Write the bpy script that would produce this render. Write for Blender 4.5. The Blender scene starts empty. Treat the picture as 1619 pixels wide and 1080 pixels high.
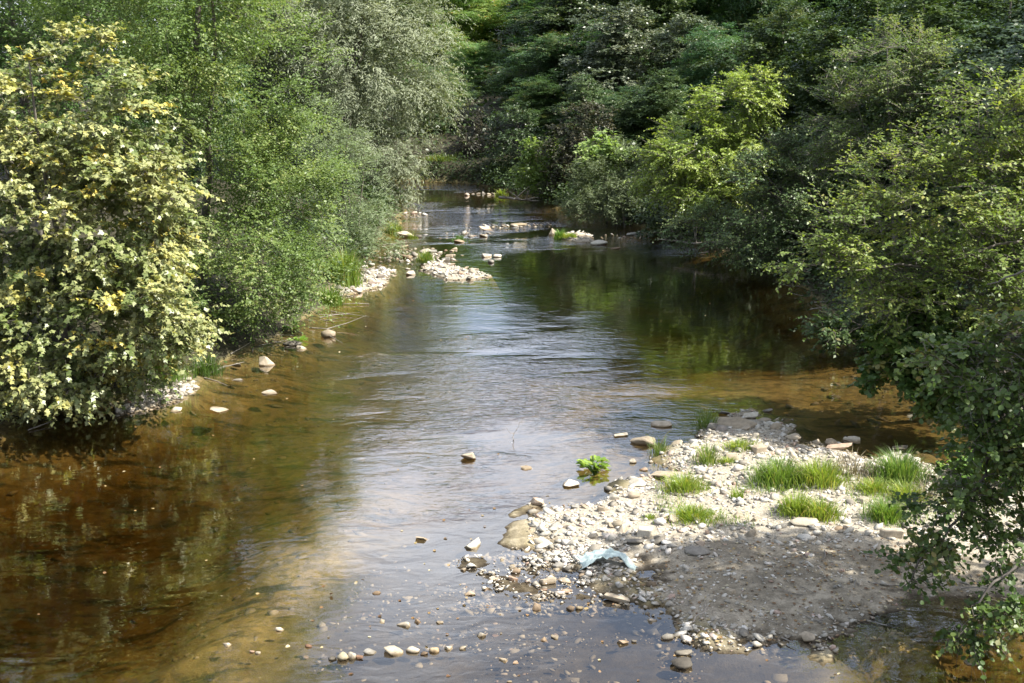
import bpy, bmesh, math, random
import numpy as np
from mathutils import Matrix, Vector

# ------------------------------------------------------------------ camera, sky, sun, exposure
SC = bpy.context.scene
COL = SC.collection
F, PITCH, CAMH = 1954.0, math.radians(13.0), 6.5          # focal length in photo pixels, tilt down, height of the bridge
cam_d = bpy.data.cameras.new("camera")
cam_d.sensor_width = 36.0
cam_d.lens = F / 1619.0 * 36.0
cam_d.clip_start, cam_d.clip_end = 0.1, 2000.0
cam = bpy.data.objects.new("camera", cam_d)
cam.location = (0, 0, CAMH)
cam.rotation_euler = (math.pi / 2 - PITCH, 0, 0)
COL.objects.link(cam)
SC.camera = cam

SUN_EL, SUN_AZ = math.radians(49.0), math.radians(104.0)   # azimuth clockwise from +Y (view direction)
SUN_DIR = np.array([math.sin(SUN_AZ) * math.cos(SUN_EL), math.cos(SUN_AZ) * math.cos(SUN_EL), math.sin(SUN_EL)])
CLOUD_SHIFT = (9.04, 0.93)
world = bpy.data.worlds.new("World")
SC.world = world
world.use_nodes = True
nt = world.node_tree
nt.nodes.clear()
sky = nt.nodes.new("ShaderNodeTexSky")
sky.sky_type = 'NISHITA'
sky.sun_disc = False
sky.sun_elevation = SUN_EL
sky.sun_rotation = SUN_AZ
sky.air_density, sky.dust_density, sky.ozone_density = 1.0, 2.5, 1.0
tc = nt.nodes.new("ShaderNodeTexCoord")
sxyz = nt.nodes.new("ShaderNodeSeparateXYZ")
def wmath(op, a, b):
    m_ = nt.nodes.new("ShaderNodeMath"); m_.operation = op
    for i_, v_ in enumerate((a, b)):
        if hasattr(v_, 'links'): nt.links.new(v_, m_.inputs[i_])
        else: m_.inputs[i_].default_value = v_
    return m_.outputs[0]
nt.links.new(tc.outputs['Generated'], sxyz.inputs[0])
zden = wmath('ADD', wmath('MAXIMUM', sxyz.outputs['Z'], 0.0), 0.12)      # a flat layer of cloud seen in perspective
mp = nt.nodes.new("ShaderNodeCombineXYZ")
nt.links.new(wmath('ADD', wmath('DIVIDE', sxyz.outputs['X'], zden), CLOUD_SHIFT[0]), mp.inputs[0])
nt.links.new(wmath('ADD', wmath('DIVIDE', sxyz.outputs['Y'], zden), CLOUD_SHIFT[1]), mp.inputs[1])
cl = nt.nodes.new("ShaderNodeTexNoise")
cl.inputs['Scale'].default_value = 0.8
cl.inputs['Detail'].default_value = 7.0
cl.inputs['Roughness'].default_value = 0.62
cr = nt.nodes.new("ShaderNodeValToRGB")
cr.color_ramp.elements[0].color = (0.10, 0.10, 0.10, 1)
cr.color_ramp.elements[0].position, cr.color_ramp.elements[1].position = 0.45, 0.66
mx = nt.nodes.new("ShaderNodeMixRGB")
mx.inputs[2].default_value = (8.6, 9.2, 10.4, 1)
bg = nt.nodes.new("ShaderNodeBackground")
bg.inputs['Strength'].default_value = 0.085
wo = nt.nodes.new("ShaderNodeOutputWorld")
nt.links.new(mp.outputs['Vector'], cl.inputs['Vector'])
nt.links.new(cl.outputs['Fac'], cr.inputs['Fac'])
nt.links.new(wmath('MULTIPLY', cr.outputs['Color'], wmath('GREATER_THAN', sxyz.outputs['Z'], 0.0)), mx.inputs[0])
nt.links.new(sky.outputs['Color'], mx.inputs[1])
nt.links.new(mx.outputs['Color'], bg.inputs['Color'])
nt.links.new(bg.outputs['Background'], wo.inputs['Surface'])

sun_d = bpy.data.lights.new("sun", 'SUN')
sun_d.energy = 5.0
sun_d.angle = math.radians(0.53)
sun_d.color = (1.0, 0.955, 0.87)
sun = bpy.data.objects.new("sun", sun_d)
sun.rotation_euler = Vector(-SUN_DIR).to_track_quat('-Z', 'Y').to_euler()
sun.location = (40, -10, 50)
COL.objects.link(sun)

SC.view_settings.view_transform = 'Standard'
SC.view_settings.look = 'None'
SC.view_settings.exposure = 1.38
SC.view_settings.gamma = 1.0
SC.view_settings.use_curve_mapping = False
SC.render.engine = 'CYCLES'
cy = SC.cycles
cy.use_denoising = True
cy.max_bounces, cy.diffuse_bounces, cy.glossy_bounces = 8, 3, 2
cy.transmission_bounces, cy.transparent_max_bounces, cy.volume_bounces = 4, 10, 0
cy.caustics_reflective = cy.caustics_refractive = False
cy.sample_clamp_indirect = 6.0

rng = np.random.default_rng(11)
random.seed(5)

# ------------------------------------------------------------------ helpers: photo pixel -> place
CP, SP = math.cos(PITCH), math.sin(PITCH)
def pdir(px, py):
    x, y = (px - 809.5) / F, (540 - py) / F
    return np.array([x, CP + y * SP, -SP + y * CP])
def G(px, py, z=0.0):                       # the point of the level z under a photo pixel
    d = pdir(px, py); t = (z - CAMH) / d[2]
    return np.array([d[0] * t, d[1] * t, z])
def at(px, py, Y):                          # the point at distance Y up the river
    d = pdir(px, py); t = Y / d[1]
    return np.array([d[0] * t, Y, CAMH + d[2] * t])
def mpp(Y):                                 # metres per photo pixel at distance Y
    return Y / F

def _lat(ix, iy, seed):
    h = (ix.astype(np.int64) * 374761393 + iy.astype(np.int64) * 668265263 + seed * 974634777) & 0x7fffffff
    h = ((h ^ (h >> 13)) * 1274126177) & 0x7fffffff
    h = h ^ (h >> 16)
    return (h & 0xffff) / 65535.0
def vnoise(x, y, seed=0):
    x, y = np.asarray(x, float), np.asarray(y, float)
    ix, iy = np.floor(x), np.floor(y)
    fx, fy = x - ix, y - iy
    fx, fy = fx * fx * (3 - 2 * fx), fy * fy * (3 - 2 * fy)
    a, b = _lat(ix, iy, seed), _lat(ix + 1, iy, seed)
    c, d = _lat(ix, iy + 1, seed), _lat(ix + 1, iy + 1, seed)
    return (a + (b - a) * fx) * (1 - fy) + (c + (d - c) * fx) * fy
def fbm(x, y, seed=0, oct=4):
    s, a, t = 0.0, 0.5, 0.0
    for o in range(oct):
        s = s + a * vnoise(x * 2 ** o, y * 2 ** o, seed + o * 17); t += a; a *= 0.5
    return s / t
def sstep(a, b, x):
    t = np.clip((x - a) / (b - a), 0, 1)
    return t * t * (3 - 2 * t)
def poly_sd(x, y, P):                       # signed distance to a polygon, inside positive
    P = np.asarray(P)[:, :2]
    x, y = np.asarray(x, float), np.asarray(y, float)
    dmin = np.full(x.shape, 1e9); ins = np.zeros(x.shape, bool)
    n = len(P)
    for i in range(n):
        a, b = P[i], P[(i + 1) % n]
        e = b - a
        t = np.clip(((x - a[0]) * e[0] + (y - a[1]) * e[1]) / (e @ e + 1e-12), 0, 1)
        dmin = np.minimum(dmin, np.hypot(x - a[0] - t * e[0], y - a[1] - t * e[1]))
        c = ((a[1] > y) != (b[1] > y)) & (x < (b[0] - a[0]) * (y - a[1]) / (b[1] - a[1] + 1e-12) + a[0])
        ins ^= c
    return np.where(ins, dmin, -dmin)

# ------------------------------------------------------------------ shape of the ground
LB = [(-200, -16), (0, -15), (12, -13.0)] + [(G(*p)[1], G(*p)[0]) for p in
     ((0, 668), (150, 640), (290, 615), (385, 552), (470, 525), (530, 470), (560, 450), (590, 415), (610, 370), (640, 335))] + \
     [(60, -6.2), (64, -11), (68, -24), (74, -45), (90, -80), (400, -300)]
RB = [(-200, 11), (0, 10), (12, 9.4), (17, 8.6), (20.5, 8.2)] + [(G(*p)[1], G(*p)[0]) for p in
     ((1450, 600), (1330, 515), (1250, 440), (1070, 372), (900, 332), (830, 310), (760, 292))] + \
     [(66.5, -5.5), (71, -16), (78, -38), (94, -72), (400, -290)]
LB, RB = np.array(LB), np.array(RB)
BAR = [G(*p) for p in ((835, 838), (858, 800), (925, 790), (1000, 772), (1060, 735), (1085, 700), (1130, 672), (1190, 652), (1235, 668),
       (1290, 700), (1350, 712), (1430, 722), (1700, 760), (1950, 830), (1900, 985), (1620, 955), (1500, 965), (1420, 995), (1330, 1016), (1290, 1032),
       (1180, 1022), (1090, 1000), (1040, 975), (1010, 940), (1000, 915), (960, 893), (900, 880), (850, 868))]
MUD = [G(*p) for p in ((1000, 900), (1080, 880), (1180, 878), (1300, 878), (1420, 868), (1620, 880), (1900, 900), (1800, 1000), (1500, 960), (1330, 1010), (1180, 1030), (1040, 985))]
SHAL = [G(*p) for p in ((420, 1090), (470, 980), (560, 900), (620, 830), (760, 800), (900, 780), (1100, 860), (1330, 1020), (1400, 1200), (420, 1200))]
GOLD = [([G(*p) for p in ((1010, 600), (1200, 575), (1420, 590), (1520, 690), (1330, 720), (1150, 650))], -0.19),
        ([G(*p) for p in ((860, 590), (1000, 600), (1080, 650), (1060, 740), (850, 790), (880, 680))], -0.20),
        ([G(*p) for p in ((300, 1100), (330, 960), (470, 830), (590, 770), (640, 850), (560, 900), (470, 980), (420, 1100))], -0.13)]
SPIT = [G(*p) for p in ((690, 905), (760, 880), (850, 868), (960, 880), (1030, 940), (1000, 965), (860, 955), (740, 935))]
ISLE = [G(*p) for p in ((664, 408), (690, 412), (720, 422), (782, 437), (750, 444), (700, 444), (668, 428))]
LSH = [G(*p) for p in ((180, 655), (215, 622), (292, 605), (296, 628), (255, 640), (230, 652))]
LSH2 = [G(*p) for p in ((520, 470), (555, 440), (620, 425), (612, 450), (560, 464))]
BAR2 = [G(*p) for p in ((868, 374), (925, 366), (950, 384), (905, 384))]

def hgt(x, y):
    x, y = np.asarray(x, float), np.asarray(y, float)
    xl, xr = np.interp(y, LB[:, 0], LB[:, 1]), np.interp(y, RB[:, 0], RB[:, 1])
    wob = (fbm(x * 0.9, y * 0.9, 3) - 0.5) * 0.9
    dl, dr = x - xl + wob, xr - x + wob
    d = np.minimum(dl, dr)
    bed = -(0.14 + 0.40 * sstep(0.3, 3.2, d) + 0.16 * (fbm(x * 0.35, y * 0.35, 9) - 0.5)) * sstep(-0.1, 0.7, d)
    bed = bed - 0.62 * sstep(-2.2, -6.5, x) * sstep(23, 16, y) * sstep(0, 1, d)
    bed = bed + (fbm(x * 2.2, y * 2.2, 21) - 0.5) * 0.07
    bed = bed - 0.40 * sstep(26, 31, y) * sstep(44, 40, y) * sstep(0.3, 2.5, d)          # the pool below the riffle
    for P_, dz in GOLD:
        m = sstep(-2.2, 1.4, poly_sd(x, y, P_) + (fbm(x * 0.7, y * 0.7, 37, 3) - 0.5) * 1.5)
        bed = bed * (1 - m) + m * (dz + (fbm(x * 1.1, y * 1.1, 35) - 0.5) * 0.16)
    riff = sstep(41, 44, y) * sstep(60, 54, y)                        # shallow riffles far upstream
    bed = bed - 0.3 * riff * sstep(0.2, 2.0, d)
    m = sstep(-0.9, 0.5, poly_sd(x, y, SHAL))
    bed = bed * (1 - m) + m * (-0.13 + (fbm(x * 1.4, y * 1.4, 33) - 0.5) * 0.12)
    nz = (fbm(x * 1.7, y * 1.7, 41) - 0.5)
    s = poly_sd(x, y, SPIT)
    m = sstep(-0.5, 0.35, s + nz * 0.8)
    bed = bed * (1 - m) + m * (-0.01 + nz * 0.14)
    s = poly_sd(x, y, BAR)
    m = sstep(-0.75, 0.25, s + nz * 1.3 + (fbm(x * 5.0, y * 5.0, 43, 2) - 0.5) * 0.35)
    bed = bed * (1 - m) + m * (0.04 + 0.10 * sstep(0, 2.0, s) + nz * 0.13 + (fbm(x * 6.0, y * 6.0, 45, 2) - 0.5) * 0.035)
    for P_ in (ISLE, LSH, LSH2, BAR2):
        s = poly_sd(x, y, P_)
        m = sstep(-0.5, 0.25, s + nz * 0.4)
        bed = bed * (1 - m) + m * 0.07
    o = np.maximum(-d, 0)
    right = (dr < dl)
    bank = 0.05 + 0.75 * sstep(0, 2.2, o) + 0.10 * np.minimum(o, 6)
    hill = np.where(right, np.where(y < 60, 0.16, 0.07) * np.maximum(o - 5, 0), 0.10 * np.maximum(o - 6, 0))
    hill = 26 * (1 - np.exp(-hill / 26))
    bank = bank + hill + (fbm(x * 0.4, y * 0.4, 77) - 0.5) * 0.5 * sstep(0.5, 3, o)
    w = sstep(-0.02, 0.25, o)
    return bed * (1 - w) + np.maximum(bank, 0.03) * w
def hz(x, y):
    return float(hgt(np.array([x]), np.array([y]))[0])

# ------------------------------------------------------------------ mesh and property helpers
def mesh_np(name, V, quads=None, tris=None, mat=None, attrs=None, smooth=False):
    V = np.asarray(V, np.float32)
    me = bpy.data.meshes.new(name)
    nq = 0 if quads is None else len(quads); ntr = 0 if tris is None else len(tris)
    me.vertices.add(len(V)); me.vertices.foreach_set("co", V.ravel())
    loops = []
    if nq: loops.append(np.asarray(quads, np.int32).ravel())
    if ntr: loops.append(np.asarray(tris, np.int32).ravel())
    loops = np.concatenate(loops)
    me.loops.add(len(loops)); me.loops.foreach_set("vertex_index", loops)
    me.polygons.add(nq + ntr)
    st = np.concatenate([np.arange(nq) * 4, nq * 4 + np.arange(ntr) * 3]).astype(np.int32)
    me.polygons.foreach_set("loop_start", st)
    if smooth: me.polygons.foreach_set("use_smooth", np.ones(nq + ntr, bool))
    for k, a in (attrs or {}).items():
        a = np.asarray(a, np.float32)
        if a.ndim == 1:
            me.attributes.new(k, 'FLOAT', 'POINT').data.foreach_set("value", a)
        else:
            me.attributes.new(k, 'FLOAT_COLOR', 'POINT').data.foreach_set("color", a.ravel())
    me.update(calc_edges=True)
    if mat: me.materials.append(mat)
    return me
def obj(name, me, parent=None, loc=None):
    o = bpy.data.objects.new(name, me)
    COL.objects.link(o)
    if parent is not None: o.parent = parent
    if loc is not None: o.location = loc
    return o
def tag(o, label=None, cat=None, group=None, kind=None):
    if label: o["label"] = label
    if cat: o["category"] = cat
    if group: o["group"] = group
    if kind: o["kind"] = kind
    return o
def empty(name, loc):
    o = bpy.data.objects.new(name, None)
    COL.objects.link(o); o.location = loc; o.empty_display_size = 0.2
    return o
def copy_tree(o, parent=None):
    c = o.copy(); COL.objects.link(c); c.parent = parent
    for ch in o.children: copy_tree(ch, c)
    return c
def nrm(a):
    return a / (np.linalg.norm(a, axis=-1, keepdims=True) + 1e-9)

# ------------------------------------------------------------------ materials
def new_mat(name):
    m = bpy.data.materials.new(name); m.use_nodes = True
    n = m.node_tree; n.nodes.clear()
    out = n.nodes.new("ShaderNodeOutputMaterial")
    return m, n, out
def N(n, t, **kw):
    x = n.nodes.new(t)
    for k, v in kw.items(): setattr(x, k, v)
    return x
def ramp(n, stops, interp='LINEAR'):
    r = n.nodes.new("ShaderNodeValToRGB"); e = r.color_ramp.elements
    r.color_ramp.interpolation = interp
    e[0].position, e[0].color = stops[0][0], (*stops[0][1], 1)
    e[1].position, e[1].color = stops[-1][0], (*stops[-1][1], 1)
    for p, c in stops[1:-1]:
        k = e.new(p); k.color = (*c, 1)
    return r
def mixc(n, fac, a, b, mode='MIX'):
    m = n.nodes.new("ShaderNodeMixRGB"); m.blend_type = mode
    for i, v in enumerate((fac, a, b)):
        if hasattr(v, 'links'): n.links.new(v, m.inputs[i])
        elif isinstance(v, (int, float)): m.inputs[i].default_value = v
        else: m.inputs[i].default_value = (*v, 1)
    return m.outputs[0]
def math_n(n, op, a, b=None):
    m = n.nodes.new("ShaderNodeMath"); m.operation = op
    for i, v in enumerate((a, b)):
        if v is None: continue
        if hasattr(v, 'links'): n.links.new(v, m.inputs[i])
        else: m.inputs[i].default_value = v
    return m.outputs[0]

def leaf_mat(name, stops, trans=0.35, rough=0.42, spec=0.5):
    m, n, out = new_mat(name)
    at_ = N(n, "ShaderNodeAttribute", attribute_name="tint")
    r = ramp(n, stops)
    n.links.new(at_.outputs['Fac'], r.inputs['Fac'])
    oi = N(n, "ShaderNodeObjectInfo")
    c = mixc(n, 1.0, r.outputs['Color'], oi.outputs['Color'], 'MULTIPLY')
    p = N(n, "ShaderNodeBsdfPrincipled")
    n.links.new(c, p.inputs['Base Color'])
    p.inputs['Roughness'].default_value = rough
    p.inputs['Specular IOR Level'].default_value = spec
    t = N(n, "ShaderNodeBsdfTranslucent")
    n.links.new(mixc(n, 1.0, c, (1.25, 1.3, 0.55), 'MULTIPLY'), t.inputs['Color'])
    s = N(n, "ShaderNodeMixShader"); s.inputs[0].default_value = trans
    n.links.new(p.outputs[0], s.inputs[1]); n.links.new(t.outputs[0], s.inputs[2])
    n.links.new(s.outputs[0], out.inputs['Surface'])
    return m
M = {}
M['maple'] = leaf_mat("maple_leaf", [(0, (0.11, 0.15, 0.04)), (0.35, (0.22, 0.25, 0.095)), (0.62, (0.30, 0.315, 0.14)), (0.80, (0.38, 0.37, 0.14)), (0.9, (0.50, 0.43, 0.08)), (1, (0.44, 0.31, 0.07))], 0.28, 0.40)
M['alder'] = leaf_mat("alder_leaf", [(0, (0.09, 0.145, 0.038)), (0.5, (0.15, 0.215, 0.062)), (0.85, (0.205, 0.26, 0.085)), (1, (0.26, 0.27, 0.10))], 0.42, 0.45, 0.35)
M['alder_near'] = leaf_mat("near_alder_leaf", [(0, (0.055, 0.10, 0.025)), (0.5, (0.095, 0.145, 0.038)), (0.88, (0.135, 0.18, 0.05)), (1, (0.22, 0.19, 0.07))], 0.4, 0.42, 0.4)
M['willow'] = leaf_mat("willow_leaf", [(0, (0.15, 0.175, 0.105)), (0.5, (0.225, 0.255, 0.165)), (1, (0.285, 0.31, 0.215))], 0.3, 0.55, 0.25)
M['yellowgreen'] = leaf_mat("ash_leaf", [(0, (0.15, 0.22, 0.035)), (0.5, (0.25, 0.325, 0.06)), (1, (0.34, 0.39, 0.10))], 0.4, 0.42)
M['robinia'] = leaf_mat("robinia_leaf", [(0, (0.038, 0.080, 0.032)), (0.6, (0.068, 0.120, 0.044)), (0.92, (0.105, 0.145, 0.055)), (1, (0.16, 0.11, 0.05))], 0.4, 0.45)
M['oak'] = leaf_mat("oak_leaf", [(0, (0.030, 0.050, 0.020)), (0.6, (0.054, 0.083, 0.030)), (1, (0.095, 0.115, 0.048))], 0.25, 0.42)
M['silver'] = leaf_mat("poplar_leaf", [(0, (0.045, 0.066, 0.034)), (0.5, (0.085, 0.11, 0.06)), (1, (0.22, 0.235, 0.16))], 0.22, 0.38)
M['olive'] = leaf_mat("olive_shrub_leaf", [(0, (0.055, 0.06, 0.03)), (0.6, (0.10, 0.10, 0.05)), (1, (0.15, 0.13, 0.07))], 0.25, 0.5)
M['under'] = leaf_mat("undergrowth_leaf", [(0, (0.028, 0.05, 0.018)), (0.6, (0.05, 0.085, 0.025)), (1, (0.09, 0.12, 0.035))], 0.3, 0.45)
M['grass'] = leaf_mat("grass_blade", [(0, (0.09, 0.16, 0.032)), (0.5, (0.155, 0.235, 0.055)), (0.85, (0.23, 0.29, 0.09)), (1, (0.30, 0.27, 0.12))], 0.4, 0.42)
M['herb'] = leaf_mat("herb_leaf", [(0, (0.09, 0.18, 0.03)), (0.6, (0.15, 0.25, 0.05)), (1, (0.22, 0.30, 0.07))], 0.4, 0.4)
M['dry'] = leaf_mat("dry_weed", [(0, (0.09, 0.07, 0.045)), (0.6, (0.16, 0.13, 0.08)), (1, (0.22, 0.19, 0.11))], 0.2, 0.7)
M['litter'] = leaf_mat("fallen_leaf", [(0, (0.10, 0.05, 0.02)), (0.5, (0.22, 0.13, 0.05)), (0.8, (0.30, 0.23, 0.10)), (1, (0.40, 0.36, 0.24))], 0.1, 0.6)

def bark_mat(name, c1, c2):
    m, n, out = new_mat(name)
    tcx = N(n, "ShaderNodeTexCoord")
    no = N(n, "ShaderNodeTexNoise"); no.inputs['Scale'].default_value = 9.0; no.inputs['Detail'].default_value = 6
    n.links.new(tcx.outputs['Object'], no.inputs['Vector'])
    r = ramp(n, [(0.3, c1), (0.7, c2)])
    n.links.new(no.outputs['Fac'], r.inputs['Fac'])
    p = N(n, "ShaderNodeBsdfPrincipled"); p.inputs['Roughness'].default_value = 0.85
    n.links.new(r.outputs['Color'], p.inputs['Base Color'])
    b = N(n, "ShaderNodeBump"); b.inputs['Strength'].default_value = 0.6; b.inputs['Distance'].default_value = 0.02
    n.links.new(no.outputs['Fac'], b.inputs['Height']); n.links.new(b.outputs[0], p.inputs['Normal'])
    n.links.new(p.outputs[0], out.inputs['Surface'])
    return m
M['bark'] = bark_mat("bark", (0.06, 0.05, 0.04), (0.17, 0.15, 0.125))
M['bark_pale'] = bark_mat("pale_bark", (0.13, 0.115, 0.095), (0.30, 0.27, 0.23))

def stone_mat(name, c1, c2, c3):
    m, n, out = new_mat(name)
    ge = N(n, "ShaderNodeNewGeometry")
    oi = N(n, "ShaderNodeObjectInfo")
    at_ = N(n, "ShaderNodeAttribute", attribute_name="tint")
    no = N(n, "ShaderNodeTexNoise"); no.inputs['Scale'].default_value = 11.0; no.inputs['Detail'].default_value = 8; no.inputs['Roughness'].default_value = 0.65
    n.links.new(ge.outputs['Position'], no.inputs['Vector'])
    no2 = N(n, "ShaderNodeTexNoise"); no2.inputs['Scale'].default_value = 70.0; no2.inputs['Detail'].default_value = 3
    n.links.new(ge.outputs['Position'], no2.inputs['Vector'])
    rnd = math_n(n, 'FRACT', math_n(n, 'ADD', at_.outputs['Fac'], oi.outputs['Random']))
    r = ramp(n, [(0, c1), (0.45, c2), (0.85, c3), (1, (0.36, 0.24, 0.18))])
    n.links.new(rnd, r.inputs['Fac'])
    k = ramp(n, [(0.25, (0.62, 0.60, 0.56)), (0.62, (1.05, 1.05, 1.04))]); n.links.new(no.outputs['Fac'], k.inputs['Fac'])
    c = mixc(n, 1.0, r.outputs['Color'], k.outputs['Color'], 'MULTIPLY')
    k2 = ramp(n, [(0.3, (0.8, 0.8, 0.8)), (0.65, (1.05, 1.05, 1.05))]); n.links.new(no2.outputs['Fac'], k2.inputs['Fac'])
    c = mixc(n, 1.0, c, k2.outputs['Color'], 'MULTIPLY')
    c = mixc(n, 1.0, c, oi.outputs['Color'], 'MULTIPLY')
    sx = N(n, "ShaderNodeSeparateXYZ"); n.links.new(ge.outputs['Position'], sx.inputs[0])
    zz = math_n(n, 'ADD', sx.outputs['Z'], math_n(n, 'MULTIPLY', no.outputs['Fac'], 0.03))
    wet = ramp(n, [(0, (1, 1, 1)), (1, (0, 0, 0))])                   # the wet line just above the water
    n.links.new(math_n(n, 'MULTIPLY', math_n(n, 'SUBTRACT', zz, 0.02), 28.0), wet.inputs['Fac'])
    c = mixc(n, wet.outputs['Color'], c, mixc(n, 1.0, c, (0.40, 0.33, 0.22), 'MULTIPLY'))
    p = N(n, "ShaderNodeBsdfPrincipled")
    n.links.new(c, p.inputs['Base Color'])
    p.inputs['Roughness'].default_value = 0.8
    b = N(n, "ShaderNodeBump"); b.inputs['Strength'].default_value = 0.5; b.inputs['Distance'].default_value = 0.012
    n.links.new(no.outputs['Fac'], b.inputs['Height']); n.links.new(b.outputs[0], p.inputs['Normal'])
    n.links.new(p.outputs[0], out.inputs['Surface'])
    return m
M['stone'] = stone_mat("river_stone", (0.27, 0.24, 0.195), (0.37, 0.335, 0.28), (0.46, 0.43, 0.375))
M['pebble'] = stone_mat("gravel_stone", (0.19, 0.168, 0.135), (0.43, 0.40, 0.34), (0.60, 0.57, 0.515))

def ground_mat():
    m, n, out = new_mat("river_ground")
    ge = N(n, "ShaderNodeNewGeometry")
    at_ = N(n, "ShaderNodeAttribute", attribute_name="zones")          # r mud, g gravel, b bank, a algae
    sp = N(n, "ShaderNodeSeparateColor"); n.links.new(at_.outputs['Color'], sp.inputs[0])
    def noise(s, d=6, rough=0.6, vec=None):
        x = N(n, "ShaderNodeTexNoise"); x.inputs['Scale'].default_value = s; x.inputs['Detail'].default_value = d; x.inputs['Roughness'].default_value = rough
        n.links.new(vec or ge.outputs['Position'], x.inputs['Vector']); return x.outputs['Fac']
    n1, n2, n3 = noise(1.3), noise(6.0), noise(38.0, 4)
    mpg = N(n, "ShaderNodeMapping"); mpg.inputs['Scale'].default_value = (0.55, 1.5, 1)
    n.links.new(ge.outputs['Position'], mpg.inputs['Vector'])
    n4 = noise(2.4, 7, 0.68, mpg.outputs[0])
    vo = N(n, "ShaderNodeTexVoronoi"); vo.inputs['Scale'].default_value = 9.0
    n.links.new(ge.outputs['Position'], vo.inputs['Vector'])
    vs = N(n, "ShaderNodeSeparateColor"); n.links.new(vo.outputs['Color'], vs.inputs[0])
    bedc = ramp(n, [(0.28, (0.19, 0.155, 0.07)), (0.5, (0.35, 0.295, 0.135)), (0.7, (0.46, 0.395, 0.20))]); n.links.new(n1, bedc.inputs['Fac'])
    cob = ramp(n, [(0, (0.62, 0.6, 0.55)), (1, (1.3, 1.25, 1.15))]); n.links.new(vs.outputs[0], cob.inputs['Fac'])
    c = mixc(n, 0.8, bedc.outputs['Color'], cob.outputs['Color'], 'MULTIPLY')
    al = ramp(n, [(0.52, (0, 0, 0)), (0.62, (1, 1, 1))]); n.links.new(n4, al.inputs['Fac'])
    alf = math_n(n, 'MULTIPLY', al.outputs['Color'], at_.outputs['Alpha'])
    c = mixc(n, alf, c, (0.045, 0.050, 0.020))
    mud = ramp(n, [(0.32, (0.10, 0.082, 0.056)), (0.5, (0.20, 0.17, 0.122)), (0.66, (0.37, 0.32, 0.24))])
    n.links.new(math_n(n, 'ADD', math_n(n, 'MULTIPLY', n2, 0.6), math_n(n, 'ADD', math_n(n, 'MULTIPLY', n1, 0.55), math_n(n, 'SUBTRACT', math_n(n, 'MULTIPLY', n3, 0.25), 0.2))), mud.inputs['Fac'])
    grv = ramp(n, [(0.25, (0.15, 0.125, 0.09)), (0.5, (0.30, 0.265, 0.205)), (0.72, (0.44, 0.40, 0.33))]); n.links.new(n3, grv.inputs['Fac'])
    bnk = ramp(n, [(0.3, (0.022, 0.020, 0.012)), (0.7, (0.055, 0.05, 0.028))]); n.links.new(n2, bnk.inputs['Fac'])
    c = mixc(n, sp.outputs[1], c, grv.outputs['Color'])
    c = mixc(n, sp.outputs[0], c, mud.outputs['Color'])
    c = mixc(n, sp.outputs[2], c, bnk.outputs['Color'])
    sx = N(n, "ShaderNodeSeparateXYZ"); n.links.new(ge.outputs['Position'], sx.inputs[0])
    wet = ramp(n, [(0, (1, 1, 1)), (1, (0, 0, 0))])
    n.links.new(math_n(n, 'MULTIPLY', math_n(n, 'ADD', sx.outputs['Z'], math_n(n, 'MULTIPLY', math_n(n, 'SUBTRACT', n2, 0.5), 0.06)), 26.0), wet.inputs['Fac'])
    c = mixc(n, math_n(n, 'MULTIPLY', wet.outputs['Color'], sp.outputs[0]), c, mixc(n, 1.0, c, (0.20, 0.20, 0.22), 'MULTIPLY'))      # dark silt under the shallows
    c = mixc(n, wet.outputs['Color'], c, mixc(n, 1.0, c, (0.46, 0.40, 0.31), 'MULTIPLY'))
    p = N(n, "ShaderNodeBsdfPrincipled"); n.links.new(c, p.inputs['Base Color'])
    p.inputs['Roughness'].default_value = 0.85; p.inputs['Specular IOR Level'].default_value = 0.25
    b = N(n, "ShaderNodeBump"); b.inputs['Strength'].default_value = 0.8; b.inputs['Distance'].default_value = 0.03
    hsum = math_n(n, 'ADD', n2, math_n(n, 'MULTIPLY', n3, 0.5))
    n.links.new(hsum, b.inputs['Height']); n.links.new(b.outputs[0], p.inputs['Normal'])
    n.links.new(p.outputs[0], out.inputs['Surface'])
    return m
M['ground'] = ground_mat()

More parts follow.
